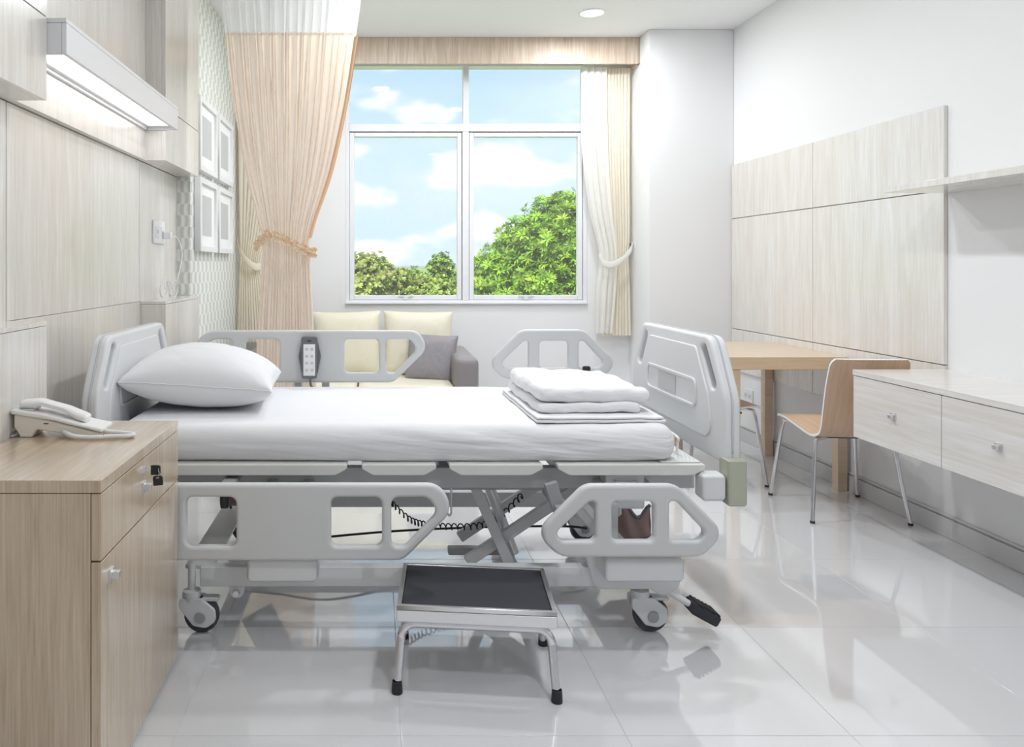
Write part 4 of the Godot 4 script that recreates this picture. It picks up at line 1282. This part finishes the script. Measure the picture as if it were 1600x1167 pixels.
func tree(called: String, label: String, at: Vector3, base: float, blobs: Array, count: int, mesh: Mesh, size: float, tone: Color, spread: float, group: String) -> void:
	var t := thing(called, label, "tree", Vector3(at.x, base, at.z), 0.0, group)
	var top := at.y - base
	obj("trunk", MB.new().tube(smooth_path([Vector3.ZERO, Vector3(0.05, top * 0.4, 0), Vector3(-0.03, top * 0.75, 0.05), Vector3(0, top * 1.02, 0)], 4), 0.1, 9, PackedFloat32Array([0.2, 0.19, 0.18, 0.17, 0.16, 0.15, 0.14, 0.13, 0.11, 0.09, 0.07, 0.05, 0.03])), M.bark, t)
	for q in blobs:
		var e := Vector3(q[0], q[1] + top, q[2])
		obj("branch", MB.new().tube(smooth_path([Vector3(0, top * 0.6, 0), Vector3(e.x * 0.4, lerpf(top * 0.6, e.y, 0.5), e.z * 0.4), e], 4), 0.03, 6), M.bark, t)
	var mm := MultiMesh.new()
	mm.transform_format = MultiMesh.TRANSFORM_3D
	mm.use_colors = true
	mm.mesh = mesh
	mm.instance_count = count
	var vol := 0.0
	for q in blobs: vol += q[3] * q[3]
	for i in count:
		var pick := rng.randf() * vol
		var q: Array = blobs[0]
		for c in blobs:
			q = c
			pick -= c[3] * c[3]
			if pick <= 0: break
		var dir := Vector3(rng.randfn(), rng.randfn(), rng.randfn()).normalized()
		var rad: float = q[3] * pow(rng.randf(), 0.28) * (1.0 + spread * rng.randfn() * 0.1)
		var p := Vector3(q[0], q[1] + top, q[2]) + dir * rad * Vector3(1, 0.9, 1)
		var out := (dir + Vector3(0, 0.5, 0) + Vector3(rng.randfn(), rng.randfn(), rng.randfn()) * 0.35).normalized()
		var side := out.cross(Vector3(rng.randfn(), rng.randfn(), rng.randfn())).normalized()
		var s := size * rng.randf_range(0.75, 1.25)
		mm.set_instance_transform(i, Transform3D(Basis(side, out, side.cross(out)).scaled_local(Vector3(s, s, s)), p))
		var k := rng.randf_range(0.5, 1.3)
		var warm := rng.randf_range(-0.04, 0.10)
		mm.set_instance_color(i, Color(tone.r * k * (1.0 + warm * 2), tone.g * k, tone.b * k))
	var f := MultiMeshInstance3D.new()
	f.name = "foliage"
	f.multimesh = mm
	f.material_override = M.leaf
	f.set_meta("kind", "stuff")
	t.add_child(f)


func outdoors() -> void:
	struct("ground", bx(-900, 900, -3.6, -3.5, 7, 1500, 0.0), M.lawn)
	var rose := leaf_mesh(12, 0.15, 0.019, 0.12)
	var tuft := leaf_mesh(9, 0.36, 0.085, 0.15)
	# big tree right of the window's middle: crown in clumps
	var blobs := []
	for q in [[0, 0, 0, 1.1], [0.35, 0.95, 0.1, 0.6], [-0.25, 1.0, 0.25, 0.5], [-0.75, 0.55, 0.2, 0.55], [-1.1, 0.05, 0.1, 0.55], [-1.25, -0.55, 0.3, 0.6], [0.9, 0.6, 0, 0.75], [1.1, -0.3, 0, 0.8], [0.2, -0.9, 0.4, 0.85], [-0.5, -0.2, 0.55, 0.6], [0.3, 0.2, 0.7, 0.55], [-1.45, -1.15, 0.1, 0.55], [0.05, 1.25, 0, 0.35], [-0.7, -1.0, 0.3, 0.65], [-0.35, 0.45, 0.6, 0.5]]:
		blobs.append([q[0] * 1.0, q[1] * 0.95, q[2], q[3]])
	tree("broadleaf_tree", "large bright green leafy tree close outside the window", V(3.5, 1.15, 14.0), -3.5, blobs, 8500, rose, 0.82, Color(0.25, 0.46, 0.035), 1.0, "trees outside the window")
	var far := [
		[-1.0, 0.9, 50.0, 2.3, "rounded olive green tree at the edge of the window view", Color(0.34, 0.43, 0.13)],
		[1.2, -0.15, 52.0, 2.3, "low spreading green tree in the middle of the left pane", Color(0.30, 0.43, 0.10)],
		[3.6, -0.75, 50.0, 2.2, "low green tree below the slender tree in the left pane", Color(0.32, 0.45, 0.10)],
		[6.2, -0.7, 54.0, 2.2, "low green tree behind the window mullion", Color(0.20, 0.31, 0.07)],
		[8.6, -0.7, 56.0, 2.2, "distant green tree showing left of the large tree", Color(0.21, 0.33, 0.07)],
		[-4.2, 0.0, 55.0, 2.6, "distant green tree behind the left window jamb", Color(0.22, 0.32, 0.08)],
		[0.0, 0.0, 54.0, 2.3, "mid green tree between the olive tree and the low spreading tree", Color(0.25, 0.36, 0.08)],
		[2.5, -0.35, 55.0, 2.3, "pale green tree between two low trees in the left pane", Color(0.27, 0.40, 0.09)],
		[7.4, -0.6, 52.0, 2.2, "low green tree partly behind the large tree's left edge", Color(0.24, 0.37, 0.07)],
		[12.2, -0.7, 58.0, 2.4, "distant green tree hidden mostly by the large tree", Color(0.24, 0.36, 0.07)],
	]
	for e in far:
		var bl := [[0, -0.8, 0, e[3]], [-1.2, -0.7, 0.4, e[3] * 0.62], [1.3, -0.75, 0.4, e[3] * 0.6], [0.3, 0.15, 0.6, e[3] * 0.5], [-0.6, -2.4, 0.8, e[3] * 0.9]]
		tree("distant_tree", e[4], V(e[0], e[1], e[2]), -3.5, bl, 2200, tuft, 0.85, e[5], 1.0, "trees outside the window")
	tree("slender_tree", "slender tree rising above the low trees in the left pane", V(4.95, 1.5, 58.0), -3.5, [[0, 0.1, 0, 0.75], [-0.55, -0.35, 0, 0.55], [0.5, -0.3, 0.1, 0.6], [0.9, -1.4, 0, 0.8], [0.0, -1.2, 0, 0.7]], 520, tuft, 0.62, Color(0.22, 0.38, 0.07), 1.0, "trees outside the window")
